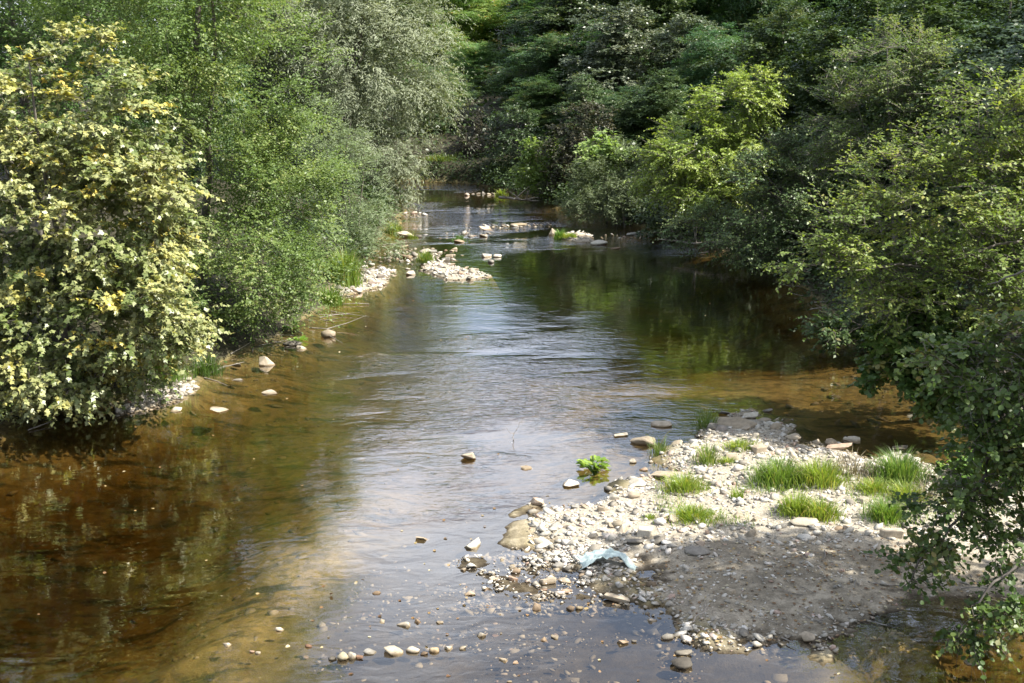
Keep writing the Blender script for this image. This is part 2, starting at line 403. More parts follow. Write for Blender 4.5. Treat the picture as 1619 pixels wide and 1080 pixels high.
def water_mat():
    m, n, out = new_mat("river_water")
    ge = N(n, "ShaderNodeNewGeometry")
    at_ = N(n, "ShaderNodeAttribute", attribute_name="ripple")
    def noise(sc, scale, d=3, rough=0.5):
        mpw = N(n, "ShaderNodeMapping"); mpw.inputs['Scale'].default_value = sc
        n.links.new(ge.outputs['Position'], mpw.inputs['Vector'])
        x = N(n, "ShaderNodeTexNoise"); x.inputs['Scale'].default_value = scale; x.inputs['Detail'].default_value = d; x.inputs['Roughness'].default_value = rough
        x.inputs['Distortion'].default_value = 0.6
        n.links.new(mpw.outputs[0], x.inputs['Vector']); return x.outputs['Fac']
    a = noise((0.7, 1.15, 1), 2.2, 2)
    b_ = noise((0.8, 1.3, 1), 7.0, 3, 0.55)
    calm = math_n(n, 'ADD', math_n(n, 'MULTIPLY', a, 0.006), math_n(n, 'MULTIPLY', b_, 0.0012))
    rough = math_n(n, 'MULTIPLY', math_n(n, 'ADD', math_n(n, 'MULTIPLY', a, 0.020), math_n(n, 'MULTIPLY', b_, 0.016)), at_.outputs['Fac'])
    hh = math_n(n, 'ADD', calm, rough)
    bp = N(n, "ShaderNodeBump"); bp.inputs['Strength'].default_value = 1.0; bp.inputs['Distance'].default_value = 1.0
    n.links.new(hh, bp.inputs['Height'])
    dt = N(n, "ShaderNodeVectorMath"); dt.operation = 'DOT_PRODUCT'
    n.links.new(bp.outputs[0], dt.inputs[0]); n.links.new(ge.outputs['Incoming'], dt.inputs[1])
    c = math_n(n, 'SUBTRACT', 1.0, math_n(n, 'MINIMUM', math_n(n, 'ABSOLUTE', dt.outputs['Value']), 1.0))
    fr = math_n(n, 'ADD', 0.07, math_n(n, 'MULTIPLY', math_n(n, 'POWER', c, 3.3), 0.93))
    tr = N(n, "ShaderNodeBsdfTransparent")
    gl = N(n, "ShaderNodeBsdfGlossy"); gl.inputs['Roughness'].default_value = 0.015; gl.inputs['Color'].default_value = (1, 1, 1, 1)
    n.links.new(bp.outputs[0], gl.inputs['Normal'])
    s = N(n, "ShaderNodeMixShader"); n.links.new(fr, s.inputs[0])
    n.links.new(tr.outputs[0], s.inputs[1]); n.links.new(gl.outputs[0], s.inputs[2])
    n.links.new(s.outputs[0], out.inputs['Surface'])
    v = N(n, "ShaderNodeVolumeAbsorption")
    v.inputs['Color'].default_value = (0.59, 0.485, 0.23, 1); v.inputs['Density'].default_value = 1.5
    n.links.new(v.outputs[0], out.inputs['Volume'])
    return m
M['water'] = water_mat()

def plain(name, c, rough=0.6):
    m, n, out = new_mat(name)
    tcx = N(n, "ShaderNodeTexCoord")
    no = N(n, "ShaderNodeTexNoise"); no.inputs['Scale'].default_value = 14; no.inputs['Detail'].default_value = 5
    n.links.new(tcx.outputs['Object'], no.inputs['Vector'])
    r = ramp(n, [(0.3, tuple(v * 0.72 for v in c)), (0.7, c)]); n.links.new(no.outputs['Fac'], r.inputs['Fac'])
    p = N(n, "ShaderNodeBsdfPrincipled"); p.inputs['Roughness'].default_value = rough
    n.links.new(r.outputs['Color'], p.inputs['Base Color']); n.links.new(p.outputs[0], out.inputs['Surface'])
    return m
M['cloth'] = plain("pale_cloth", (0.52, 0.62, 0.59), 0.8)
M['wood'] = plain("dead_wood", (0.34, 0.30, 0.25), 0.85)

# ------------------------------------------------------------------ ground and water
def lines(a, b, s0, s1):
    out, x = [], a
    while x < b:
        out.append(x); x += s0 + (s1 - s0) * (x - a) / (b - a)
    return out + [b]
xs = np.array([-150, -110, -80, -60, -48, -38, -31, -26, -22, -19, -17] + lines(-15.5, 12.0, 0.135, 0.135) + [12.6, 13.4, 14.5, 16, 18, 20.5, 24, 28, 33, 40, 50, 65, 85, 110, 150])
ys = np.array([-40, -20, -8, 0, 5, 8] + lines(9.5, 30, 0.07, 0.12) + lines(30.15, 68, 0.14, 0.4) + [69, 70.5, 72, 74, 77, 81, 86, 92, 100, 110, 125, 150, 190, 250])
XX, YY = np.meshgrid(xs, ys)
ZZ = hgt(XX, YY)
nx, ny = len(xs), len(ys)
idx = np.arange(nx * ny).reshape(ny, nx)
Q = np.stack([idx[:-1, :-1], idx[:-1, 1:], idx[1:, 1:], idx[1:, :-1]], -1).reshape(-1, 4)
xl, xr = np.interp(YY, LB[:, 0], LB[:, 1]), np.interp(YY, RB[:, 0], RB[:, 1])
nz = fbm(XX * 1.3, YY * 1.3, 51) - 0.5
inbar = poly_sd(XX, YY, BAR)
mudm = sstep(-0.5, 0.6, poly_sd(XX, YY, MUD) + nz * 1.6 + (fbm(XX * 4, YY * 4, 53, 2) - 0.5) * 0.8) * 0.95
shalm = sstep(-0.8, 0.8, poly_sd(XX, YY, SHAL) + nz)
mudm = np.maximum(mudm, shalm * 0.8 * (1 - sstep(-0.2, 0.2, inbar)))
grv = sstep(-0.3, 0.2, inbar + nz * 0.8)
for P_ in (ISLE, LSH, LSH2, BAR2):
    grv = np.maximum(grv, sstep(-0.2, 0.1, poly_sd(XX, YY, P_)))
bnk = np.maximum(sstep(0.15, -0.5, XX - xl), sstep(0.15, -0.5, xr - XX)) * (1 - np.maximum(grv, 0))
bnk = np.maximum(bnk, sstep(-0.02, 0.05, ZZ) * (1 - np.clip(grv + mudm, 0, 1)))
alg = np.clip(0.9 - 0.75 * shalm, 0, 1) * np.where(YY < 34, 1.0, 0.5)
zones = np.stack([mudm, grv, bnk, alg], -1).reshape(-1, 4)
me = mesh_np("ground", np.stack([XX, YY, ZZ], -1).reshape(-1, 3), quads=Q, mat=M['ground'], attrs={"zones": zones}, smooth=True)
tag(obj("ground", me), kind="structure")

wx = np.linspace(-60, 30, 121); wy = np.concatenate([np.linspace(-20, 9, 8), np.linspace(9.5, 66, 200), np.linspace(68, 100, 12)])
WX, WY = np.meshgrid(wx, wy)
def blob(cx, cy, rx, ry):
    return np.clip(1 - ((WX - cx) / rx) ** 2 - ((WY - cy) / ry) ** 2, 0, 1)
WYo = WY
WY = WYo + (fbm(WX * 0.45, WYo * 0.35, 67, 3) - 0.5) * 9.0
wn = fbm(WX * 0.40, WY * 0.75, 61, 3)
rip = 0.85 * blob(-1.0, 26.0, 4.2, 7.0) + 0.45 * blob(-2.5, 21.0, 3.0, 3.5) + 0.3 * blob(2.0, 22.5, 3.5, 2.5) + 3.6 * sstep(41, 50, WY + 2.5 * (wn - 0.5) + 0.35 * WX) * sstep(59, 51, WY) + 3.5 * sstep(60, 61.5, WY) + 0.05 * sstep(30, 40, WY)
WY = WYo
rip = np.clip(rip, 0, 4.5) * (0.10 + 1.15 * sstep(0.38, 0.62, wn))
rip = rip * sstep(0.0, 1.0, np.minimum(WX - np.interp(WY, LB[:, 0], LB[:, 1]), np.interp(WY, RB[:, 0], RB[:, 1]) - WX) + 0.5)
nwx, nwy = len(wx), len(wy)
wi = np.arange(nwx * nwy).reshape(nwy, nwx)
WQ = np.stack([wi[:-1, :-1], wi[:-1, 1:], wi[1:, 1:], wi[1:, :-1]], -1).reshape(-1, 4)
ring = np.concatenate([wi[0, :], wi[1:, -1], wi[-1, -2::-1], wi[-2:0:-1, 0]])
WV = np.stack([WX, WY, np.zeros_like(WX)], -1).reshape(-1, 3)
low = WV[ring].copy(); low[:, 2] = -3.0
nb = len(WV); k = len(ring)
side = np.stack([ring, nb + np.arange(k), nb + (np.arange(k) + 1) % k, np.roll(ring, -1)], -1)
cs = [int(np.where(ring == c)[0][0]) + nb for c in (wi[0, 0], wi[0, -1], wi[-1, -1], wi[-1, 0])]
WV = np.concatenate([WV, low])
me = mesh_np("water", WV, quads=np.concatenate([WQ, side]), mat=M['water'], attrs={"ripple": np.concatenate([rip.ravel(), np.zeros(k)])}, smooth=False)
bm = bmesh.new(); bm.from_mesh(me); bm.verts.ensure_lookup_table()
bm.faces.new([bm.verts[i] for i in reversed([v for v in range(nb, nb + k)])])
bm.to_mesh(me); bm.free()
tag(obj("water", me), kind="structure")

# ------------------------------------------------------------------ leaves and branches
def T_lance(w=0.14, f=0.06):
    return np.array([[0, 0, 0], [0.42, w, f], [1, 0, 0], [0.42, -w, f]]), np.array([[0, 1, 2, 3]])
def T_oval(w=0.36, f=0.07):
    return np.array([[0, 0, 0], [0.33, w * 0.85, f], [0.75, w, f], [1, 0, -0.04], [0.75, -w, f], [0.33, -w * 0.85, f]]), np.array([[0, 1, 2, 3], [0, 3, 4, 5]])
def T_maple():                                            # three big pointed lobes
    tips = [(0.28, 0.62), (1.0, 0.0), (0.28, -0.62)]
    nts = [(-0.14, 0.26), (0.50, 0.22), (0.50, -0.22), (-0.14, -0.26)]
    V = [(0.0, 0, 0.0)] + [(x, y, -0.06) for x, y in tips] + [(x, y, 0.03) for x, y in nts]
    return np.array(V), np.array([[0, 4 + i + 1, 1 + i, 4 + i] for i in range(3)])
TPL = {'lance': T_lance(), 'willow': T_lance(0.11, 0.03), 'oval': T_oval(), 'rhomb': T_lance(0.30, 0.08), 'maple': T_maple(), 'round': T_oval(0.42, 0.06)}

def leaf_frame(A, Nn):
    A = nrm(A); Nn = nrm(Nn - (Nn * A).sum(1, keepdims=True) * A)
    return A, np.cross(Nn, A), Nn
def leaves_mesh(name, P, A, Nn, S, tint, tpl, mat):
    T, Fq = TPL[tpl]
    A, B, Nn = leaf_frame(A, Nn)
    k = len(T)
    V = (P[:, None] + S[:, None, None] * (T[None, :, 0:1] * A[:, None] + T[None, :, 1:2] * B[:, None] + T[None, :, 2:3] * Nn[:, None])).reshape(-1, 3)
    q = (np.arange(len(P))[:, None, None] * k + Fq[None]).reshape(-1, 4)
    return mesh_np(name, V, quads=q, mat=mat, attrs={"tint": np.repeat(tint, k)})

class Tubes:
    def __init__(self): self.V, self.Q, self.n = [], [], 0
    def add(self, pts, rad, sides=6):
        pts = np.asarray(pts, float); rad = np.asarray(rad, float)
        t = nrm(np.gradient(pts, axis=0))
        ref = np.where(np.abs(t[:, 2:3]) > 0.9, np.array([[1.0, 0, 0]]), np.array([[0, 0, 1.0]]))
        u = nrm(np.cross(t, ref)); v = np.cross(t, u)
        a = np.arange(sides) / sides * 2 * math.pi
        R = pts[:, None] + rad[:, None, None] * (np.cos(a)[None, :, None] * u[:, None] + np.sin(a)[None, :, None] * v[:, None])
        i = np.arange(len(pts) * sides).reshape(len(pts), sides) + self.n
        q = np.stack([i[:-1], np.roll(i[:-1], -1, 1), np.roll(i[1:], -1, 1), i[1:]], -1).reshape(-1, 4)
        self.V.append(R.reshape(-1, 3)); self.Q.append(q); self.n += len(pts) * sides
    def add_segs(self, P0, P1, r0, r1):                   # many straight three-sided twigs at once
        n = len(P0)
        if n == 0: return
        t = nrm(P1 - P0); ref = np.where(np.abs(t[:, 2:3]) > 0.9, np.array([[1.0, 0, 0]]), np.array([[0, 0, 1.0]]))
        u = nrm(np.cross(t, ref)); v = np.cross(t, u)
        a = np.arange(3) / 3 * 2 * math.pi
        o = np.cos(a)[None, :, None] * u[:, None] + np.sin(a)[None, :, None] * v[:, None]
        V = np.stack([P0[:, None] + r0 * o, P1[:, None] + r1 * o], 1).reshape(-1, 3)
        b = np.arange(n)[:, None] * 6 + self.n
        q = np.stack([np.stack([b[:, 0] + j, b[:, 0] + (j + 1) % 3, b[:, 0] + 3 + (j + 1) % 3, b[:, 0] + 3 + j], -1) for j in range(3)], 1).reshape(-1, 4)
        self.V.append(V); self.Q.append(q); self.n += n * 6
    def mesh(self, name, mat):
        return mesh_np(name, np.concatenate(self.V), quads=np.concatenate(self.Q), mat=mat, smooth=True)

def clump_centres(blobs, rc, cover, r):
    out = []
    for (c, rad, w) in blobs:
        c, rad = np.asarray(c, float), np.asarray(rad, float)
        ar = 4 * math.pi * ((rad[0] * rad[1]) ** 1.6 / 3 + (rad[0] * rad[2]) ** 1.6 / 3 + (rad[1] * rad[2]) ** 1.6 / 3) ** (1 / 1.6)
        n = max(3, int(cover * w * ar / (math.pi * rc * rc)))
        d = nrm(r.normal(size=(n * 6, 3)))
        q = np.where(r.random(n * 6) < 0.78, r.uniform(0.74, 1.06, n * 6), r.uniform(0.3, 0.74, n * 6))
        cand = c + d * rad * q[:, None]
        keep = []
        dm = rc * 0.62
        for p in cand:
            if len(keep) >= n: break
            if keep and np.min(np.sum((np.array(keep) - p) ** 2, 1)) < dm * dm: continue
            keep.append(p)
        out += [(p, c) for p in keep]
    return out

def build_tree(name, base, blobs, leaf, mat, size, rc=0.5, cover=1.0, sprays=14, per=9, flat=0.55, droop=0.25, stems=1, trunk_r=0.12, bark='bark',
               seed=1, up=0.25, twig=True, boughs=(), nleaf_parts=0, yellow=0.0, dens=(0.5, 1.25), minz=None, lean=(0, 0), shoot=0.0, jit=0.45, top=None):
    """A tree whose limbs grow from the base to every leafy clump of its crown; returns the root Empty at its base."""
    r = np.random.default_rng(seed)
    base = np.asarray(base, float)
    cl_ = clump_centres(blobs, rc, cover, r)
    C0 = np.array([p for p, _ in cl_]); CC = np.array([c for _, c in cl_])
    if minz is not None:
        k_ = C0[:, 2] > minz
        if not k_.any(): C0[:, 2] = np.maximum(C0[:, 2], minz + 0.2); k_[:] = True
        C0, CC = C0[k_], CC[k_]
    tb = Tubes()
    nodes, nrad = [], []
    zt = top if top is not None else C0[:, 2].max() - rc
    cxy = C0[:, :2].mean(0)
    for s in range(stems):
        a = r.uniform(0, 2 * math.pi); off = np.array([math.cos(a), math.sin(a)]) * (0 if stems == 1 else r.uniform(0.1, 0.5))
        tgt = cxy + (np.array([0, 0]) if stems == 1 else (C0[r.integers(len(C0)), :2] - cxy) * 0.6) + np.array(lean)
        zz = zt if s == 0 else base[2] + (zt - base[2]) * r.uniform(0.55, 0.95)
        tt = np.linspace(0, 1, 9)
        pts = np.stack([base[0] + off[0] + (tgt[0] - base[0] - off[0]) * tt ** 1.4, base[1] + off[1] + (tgt[1] - base[1] - off[1]) * tt ** 1.4, base[2] - 0.15 + (zz - base[2] + 0.15) * tt], -1)
        pts[1:, :2] += np.cumsum(r.normal(size=(8, 2)) * 0.012 * (zz - base[2]), 0) * 0.7
        rr = trunk_r * (1 if s == 0 else r.uniform(0.5, 0.85)) * (1 - 0.88 * tt)
        tb.add(pts, rr, 8)
        for i in range(1, 9):
            nodes.append(pts[i]); nrad.append(rr[i])
            nodes.append((pts[i] + pts[i - 1]) / 2); nrad.append((rr[i] + rr[i - 1]) / 2)
    for pl, r0 in boughs:
        pl = np.asarray(pl, float); tt = np.linspace(0, len(pl) - 1, len(pl) * 4)
        pts = np.stack([np.interp(tt, np.arange(len(pl)), pl[:, j]) for j in range(3)], -1)
        pts[1:-1] += r.normal(size=(len(pts) - 2, 3)) * 0.025
        rr = np.linspace(r0, r0 * 0.2, len(pts)); tb.add(pts, rr, 6)
        nodes += list(pts); nrad += list(rr)
    order = np.argsort(np.linalg.norm(C0 - base, axis=1))
    for i in order:
        p = C0[i]; ND = np.array(nodes)
        dv = p - ND; dist = np.linalg.norm(dv, axis=1)
        cost = dist + 1.3 * np.maximum(-dv[:, 2] - 0.2 * dist, 0)
        j = int(np.argmin(cost)); q = ND[j]; L = dist[j]
        m = 4; tt = np.linspace(0, 1, m)
        pts = q + (p - q) * tt[:, None]
        pts[:, 2] += np.sin(tt * math.pi) * L * 0.10
        pts[1:-1] += r.normal(size=(m - 2, 3)) * L * 0.035
        r0 = min(nrad[j] * 0.8, 0.006 + 0.016 * L + 0.0)
        rr = np.linspace(r0, max(0.004, r0 * 0.3), m)
        tb.add(pts, rr, 4)
        for i_ in range(1, m): nodes.append(pts[i_]); nrad.append(rr[i_])
    # sprays
    n = len(C0)
    dn = r.uniform(dens[0], dens[1], n)
    cnt = np.maximum(3, (sprays * dn).astype(int))
    ci = np.repeat(np.arange(n), cnt); m = len(ci)
    outw = C0 - CC; outw = nrm(outw + 1e-4)
    rnd = nrm(r.normal(size=(m, 3))); rnd[:, 2] *= flat
    D = nrm(outw[ci] * 0.75 + rnd + np.array([0, 0, up]))
    L = rc * r.uniform(0.65, 1.35, m)
    if shoot > 0:
        sh = r.random(m) < shoot; L = np.where(sh, L * 1.7, L); D = np.where(sh[:, None], nrm(D + outw[ci] * 0.8 + np.array([0, 0, 0.5 * up])), D)
    S0 = C0[ci] + r.normal(size=(m, 3)) * rc * np.array([0.34, 0.34, 0.34 * max(flat, 0.35)])
    ends = S0 + D * L[:, None]; ends[:, 2] -= droop * L
    if twig: tb.add_segs(S0 - D * 0.15 * L[:, None], ends, 0.0055, 0.002)
    t = (np.arange(per)[None] + r.random((m, per))) / per * 0.95 + 0.08
    P = S0[:, None] + D[:, None] * (L[:, None] * t)[..., None]
    P[..., 2] -= droop * L[:, None] * t ** 2
    lat = nrm(np.cross(D, np.array([0, 0, 1.0])) + 1e-4)
    sgn = np.where((np.arange(per)[None] + r.integers(0, 2, (m, 1))) % 2 == 0, 1.0, -1.0)
    A = D[:, None] * 0.6 + lat[:, None] * sgn[..., None] * 0.8 + r.normal(size=(m, per, 3)) * 0.3
    A[..., 2] -= 0.25 + droop * t
    Nn = np.array([0.34, -0.12, 1.0]) + 0.30 * outw[ci][:, None] + r.normal(size=(m, per, 3)) * jit
    Sz = size * r.uniform(0.65, 1.2, (m, per)) * (1.12 - 0.35 * t)
    tint = np.clip(0.45 + 0.75 * (np.repeat(r.random(n), cnt)[:, None] - 0.5) + r.normal(size=(m, per)) * 0.17, 0, 0.82 if yellow else 1)
    if yellow:
        cy_ = np.repeat(r.random(n) < yellow, cnt)
        tint = np.where(cy_[:, None] & (r.random((m, per)) < 0.4), r.uniform(0.8, 1.0, (m, per)), tint)
    P = P.reshape(-1, 3); A = A.reshape(-1, 3); Nn = Nn.reshape(-1, 3); Sz = Sz.ravel(); tint = tint.ravel()
    if minz is not None:
        k_ = P[:, 2] > minz - 0.1; P, A, Nn, Sz, tint = P[k_], A[k_], Nn[k_], Sz[k_], tint[k_]
    root = empty(name, base)
    obj("trunk", tb_shift(tb, base, M[bark]), root)
    if nleaf_parts:
        # the leaves that show largest: front of the crown, inside the picture
        rel = P - np.array([0, 0, CAMH]); zc = rel[:, 1] * CP - rel[:, 2] * SP
        px = rel[:, 0] / zc * F + 809.5; py = 540 - (rel[:, 1] * SP + rel[:, 2] * CP) / zc * F
        ok = (px > 5) & (px < 1612) & (py > 5) & (py < 1075)
        out_ = np.einsum('ij,ij->i', P - CC[np.repeat(ci, per)][k_] if minz is not None else P - CC[np.repeat(ci, per)], -nrm(rel))
        score = np.where(ok, Sz / zc * (1 + 0.6 * np.clip(out_ / (out_.max() + 1e-6), -1, 1)), -1)
        sel = np.argsort(-score)[:nleaf_parts]
        mask = np.ones(len(P), bool); mask[sel] = False
        T, Fq = TPL[leaf]
        lm = [mesh_np("leaf", T, quads=Fq, mat=M[mat], attrs={"tint": np.full(len(T), v)}) for v in (0.2, 0.4, 0.55, 0.7, 0.9)]
        A_, B_, N_ = leaf_frame(A[sel], Nn[sel])
        for j, i in enumerate(sel):
            o = obj("leaf", lm[int(np.argmin(np.abs(np.array([0.2, 0.4, 0.55, 0.7, 0.9]) - tint[i])))], root)
            mm = np.eye(4); mm[:3, 0], mm[:3, 1], mm[:3, 2] = A_[j] * Sz[i], B_[j] * Sz[i], N_[j] * Sz[i]; mm[:3, 3] = P[i] - base
            o.matrix_basis = Matrix(mm.tolist())
        P, A, Nn, Sz, tint = P[mask], A[mask], Nn[mask], Sz[mask], tint[mask]
    co = obj("crown", leaves_mesh("crown", P - base, A, Nn, Sz, tint, leaf, M[mat]), root)
    co["kind"] = "stuff"
    return root
def tb_shift(tb, base, mat):
    tb.V = [v - base for v in tb.V]
    return tb.mesh("trunk", mat)

def PB(Y, lst, depth=0.9):
    """blobs (px, py, rx, ry[, dY[, weight]]) seen at distance Y -> ellipsoids standing there"""
    o = []
    for b in lst:
        y = Y + (b[4] if len(b) > 4 else 0)
        c = at(b[0], b[1], y); s = mpp(y)
        o.append((c, (b[2] * s, max(b[2], b[3] * 0.7) * s * depth, b[3] * s), b[5] if len(b) > 5 else 1.0))
    return o
def base_at(px, Y):
    x = at(px, 300, Y)[0]
    return (x, Y, hz(x, Y))

# ------------------------------------------------------------------ trees of the left bank
t = build_tree("maple_tree", base_at(70, 22.6), PB(22.6, [(140, 190, 130, 125), (110, 350, 190, 140), (200, 330, 110, 110, -0.7), (120, 520, 190, 110, -0.6), (215, 480, 100, 80, -1.2), (90, 610, 110, 45, -0.8), (-60, 330, 110, 230), (150, 600, 60, 40, -1.0)]),
     'maple', 'maple', 0.098, rc=0.42, cover=1.35, sprays=17, per=9, flat=0.4, droop=0.3, stems=4, trunk_r=0.10, seed=21, up=0.15, nleaf_parts=300, yellow=0.10, minz=0.12, jit=0.6)
tag(t, "bushy maple with big pale leaves turning yellow, left bank beside the grass clump", "tree")
t = build_tree("alder_tree", base_at(285, 29), PB(29, [(290, 60, 150, 130), (290, 20, 120, 90, -2.2), (270, 130, 90, 80, -1.8), (200, -60, 190, 150), (330, -90, 140, 110), (360, 220, 140, 120), (440, 330, 95, 110, -0.8), (400, 420, 120, 80, -1.2), (330, 470, 80, 55, -1.6), (455, 440, 75, 60, -0.8), (290, 330, 90, 120, -0.6), (430, 130, 85, 110), (480, 250, 50, 80, 0)]),
     'rhomb', 'alder', 0.078, rc=0.60, cover=1.3, sprays=30, per=11, dens=(0.4, 1.45), flat=0.5, droop=0.2, stems=2, trunk_r=0.17, seed=22, up=0.3, minz=0.1, jit=0.48, twig=False)
tag(t, "tall green alder with small glossy leaves standing between the yellowing maple and the grey willow", "tree")
t = build_tree("alder_tree", base_at(60, 34), PB(34, [(40, 30, 130, 110), (-60, -60, 170, 140), (110, -100, 150, 120), (-40, 130, 130, 120), (60, 120, 120, 100)]),
     'rhomb', 'alder', 0.12, rc=0.7, cover=1.1, sprays=20, per=9, stems=1, trunk_r=0.17, seed=23)
t.children[1].color = (0.72, 0.85, 0.80, 1)
for c in t.children:
    if c.name.startswith("crown"): c.color = (0.72, 0.88, 0.85, 1)
tag(t, "dark green tree filling the top left corner behind the yellowing maple", "tree")
t = build_tree("willow_tree", base_at(520, 54), PB(54, [(570, 90, 130, 120), (640, 70, 70, 90), (480, -10, 120, 110), (590, -30, 110, 90), (560, 210, 90, 90), (610, 255, 55, 60, -0.5), (665, 130, 52, 55, -0.5), (590, 320, 40, 50, -1), (480, 120, 80, 110), (640, 225, 32, 45, -0.5), (430, 60, 80, 110), (640, 290, 16, 22, -0.5)]),
     'willow', 'willow', 0.20, rc=0.80, cover=1.3, sprays=29, per=11, flat=0.8, droop=0.55, stems=3, trunk_r=0.28, seed=24, up=0.1, twig=False, minz=0.15, jit=0.42, shoot=0.15, dens=(0.5, 1.35))
tag(t, "grey-green willow with drooping silvery foliage leaning over the river on the left bank", "tree")
t = build_tree("willow_bush", base_at(545, 41), PB(40.5, [(550, 300, 55, 90), (590, 370, 42, 50, -0.4), (560, 400, 40, 35, -0.6), (520, 240, 50, 80, 0.5), (520, 400, 40, 50, -1)]),
     'willow', 'willow', 0.11, rc=0.45, cover=1.2, sprays=34, per=10, flat=0.9, droop=0.35, stems=5, trunk_r=0.06, seed=25, up=0.4, twig=False, minz=0.1, jit=0.8)
for c in t.children:
    if c.name.startswith("crown"): c.color = (0.85, 0.95, 0.8, 1)
tag(t, "low grey-green willow bush at the water's edge below the big willow", "bush")
t = build_tree("sallow_bush", base_at(505, 35.5), PB(35.5, [(505, 460, 32, 45), (480, 440, 40, 50, 0.5), (525, 420, 30, 50, 1)]),
     'willow', 'olive', 0.10, rc=0.4, cover=1.3, sprays=26, per=9, flat=0.9, stems=5, trunk_r=0.04, seed=26, up=0.5, twig=False, minz=0.1)
for c in t.children:
    if c.name.startswith("crown"): c.color = (0.65, 0.8, 0.65, 1)
tag(t, "dull dark bush on the left shore between the alder and the tall bright grass", "bush")

# ------------------------------------------------------------------ trees of the right bank
nb_ = [([at(1720, 545, 13.6), at(1600, 530, 13.4), at(1520, 548, 13.3), at(1440, 560, 13.2)], 0.035),
       ([at(1750, 560, 13.4), at(1625, 640, 13.0), at(1560, 740, 12.9), at(1500, 840, 12.8), at(1425, 930, 12.8)], 0.035),
       ([at(1760, 800, 12.9), at(1625, 880, 12.5), at(1560, 930, 12.4), at(1512, 1010, 12.4)], 0.028),
       ([at(1780, 430, 14.2), at(1640, 420, 14.0), at(1560, 450, 13.9)], 0.03)]
t = build_tree("alder_tree", (9.2, 13.6, hz(9.2, 13.6)), PB(13.0, [(1560, 590, 70, 45), (1480, 575, 48, 24), (1560, 720, 70, 80), (1600, 850, 55, 60), (1500, 800, 48, 70, -0.2), (1435, 915, 34, 45, -0.2), (1530, 985, 40, 45, -0.4), (1600, 960, 35, 30, -0.4), (1510, 1040, 22, 30, -0.4), (1650, 650, 80, 160), (1460, 860, 25, 35, 0), (1640, 500, 60, 60)]) +
     [(np.array([8.6, 13.5, 5.2]), (1.9, 1.2, 1.4), 0.6), (np.array([9.0, 13.2, 7.4]), (1.6, 1.25, 1.2), 0.5), (np.array([7.8, 12.5, 6.4]), (0.9, 0.8, 0.9), 0.8)],
     'round', 'alder_near', 0.075, rc=0.30, cover=1.5, sprays=16, per=9, flat=0.7, droop=0.4, stems=1, trunk_r=0.16, seed=31, up=0.05, boughs=nb_, nleaf_parts=300, jit=0.7, minz=0.15)
tag(t, "near alder whose leafy boughs hang down over the mud and the small pool", "tree")
t = build_tree("alder_tree", base_at(1700, 22.5), PB(21.5, [(1480, 330, 130, 110), (1380, 380, 90, 75, -0.5), (1300, 405, 50, 35, -0.8), (1580, 300, 90, 150, -0.5), (1500, 460, 110, 70, -0.5), (1420, 460, 70, 50, -0.8), (1560, 180, 80, 70), (1600, 420, 80, 100, -1.5), (1690, 250, 90, 180), (1400, 270, 60, 45, 0.5)]),
     'rhomb', 'alder', 0.094, rc=0.45, cover=1.35, sprays=18, per=9, dens=(0.35, 1.45), flat=0.5, droop=0.2, stems=3, trunk_r=0.14, seed=32, up=0.2, minz=0.3,
     boughs=[([at(1720, 470, 22), at(1560, 430, 21.2), at(1420, 420, 20.8), at(1260, 420, 20.6)], 0.05), ([at(1720, 400, 21), at(1600, 380, 20.2), at(1500, 410, 20)], 0.04)])
for c in t.children:
    if c.name.startswith("crown"): c.color = (1.2, 1.12, 0.95, 1)
tag(t, "wide olive-green alder reaching far out over the dark water on the right bank", "tree")
t = build_tree("alder_tree", base_at(1432, 33), PB(33, [(1410, 110, 80, 55), (1440, 75, 45, 40), (1350, 190, 70, 65), (1470, 175, 60, 60), (1330, 250, 45, 40), (1400, 190, 60, 60)]),
     'rhomb', 'alder', 0.092, rc=0.5, cover=1.2, sprays=22, per=10, flat=0.5, stems=2, trunk_r=0.09, bark='bark_pale', seed=33, up=0.35)
for c in t.children:
    if c.name.startswith("crown"): c.color = (0.85, 0.85, 0.90, 1)
tag(t, "round-topped alder with thin pale stems rising against the dark hillside on the right", "tree")
t = build_tree("ash_tree", base_at(1200, 42), PB(42, [(1160, 170, 60, 50), (1190, 150, 35, 40), (1110, 240, 85, 55), (1180, 240, 50, 50), (1060, 270, 55, 45, -0.5), (1100, 300, 60, 35, -0.8), (1140, 290, 50, 40)]),
     'rhomb', 'yellowgreen', 0.115, rc=0.5, cover=1.3, sprays=24, per=12, flat=0.6, droop=0.35, stems=2, trunk_r=0.12, bark='bark_pale', seed=34, up=0.2, shoot=0.1,
     boughs=[([at(1170, 330, 42), at(1100, 250, 41.6), at(1060, 260, 41), at(1035, 320, 40.8)], 0.05)])
tag(t, "yellow-green ash glowing in the sun over the right bank", "tree")
t = build_tree("hazel_bush", base_at(1300, 37), PB(37, [(1230, 300, 75, 75), (1290, 270, 70, 60, 0.5), (1190, 370, 60, 50), (1290, 360, 70, 60, -0.5), (1130, 370, 60, 40, 1.5), (1230, 410, 60, 30)]),
     'rhomb', 'oak', 0.09, rc=0.5, cover=1.4, sprays=26, per=11, flat=0.5, stems=4, trunk_r=0.07, seed=35, minz=0.3)
for c in t.children:
    if c.name.startswith("crown"): c.color = (2.0, 2.05, 1.75, 1)
tag(t, "dense dark bush hanging over shaded water below and right of the yellow-green ash", "bush")
t = build_tree("willow_bush", base_at(985, 49), PB(49, [(950, 300, 50, 50), (980, 270, 45, 45, 0.5), (920, 320, 30, 35), (1000, 320, 50, 40), (1040, 330, 40, 40)]),
     'willow', 'willow', 0.15, rc=0.45, cover=1.3, sprays=24, per=9, flat=1.0, stems=6, trunk_r=0.05, seed=36, up=0.6, twig=False, droop=0.05, minz=0.2)
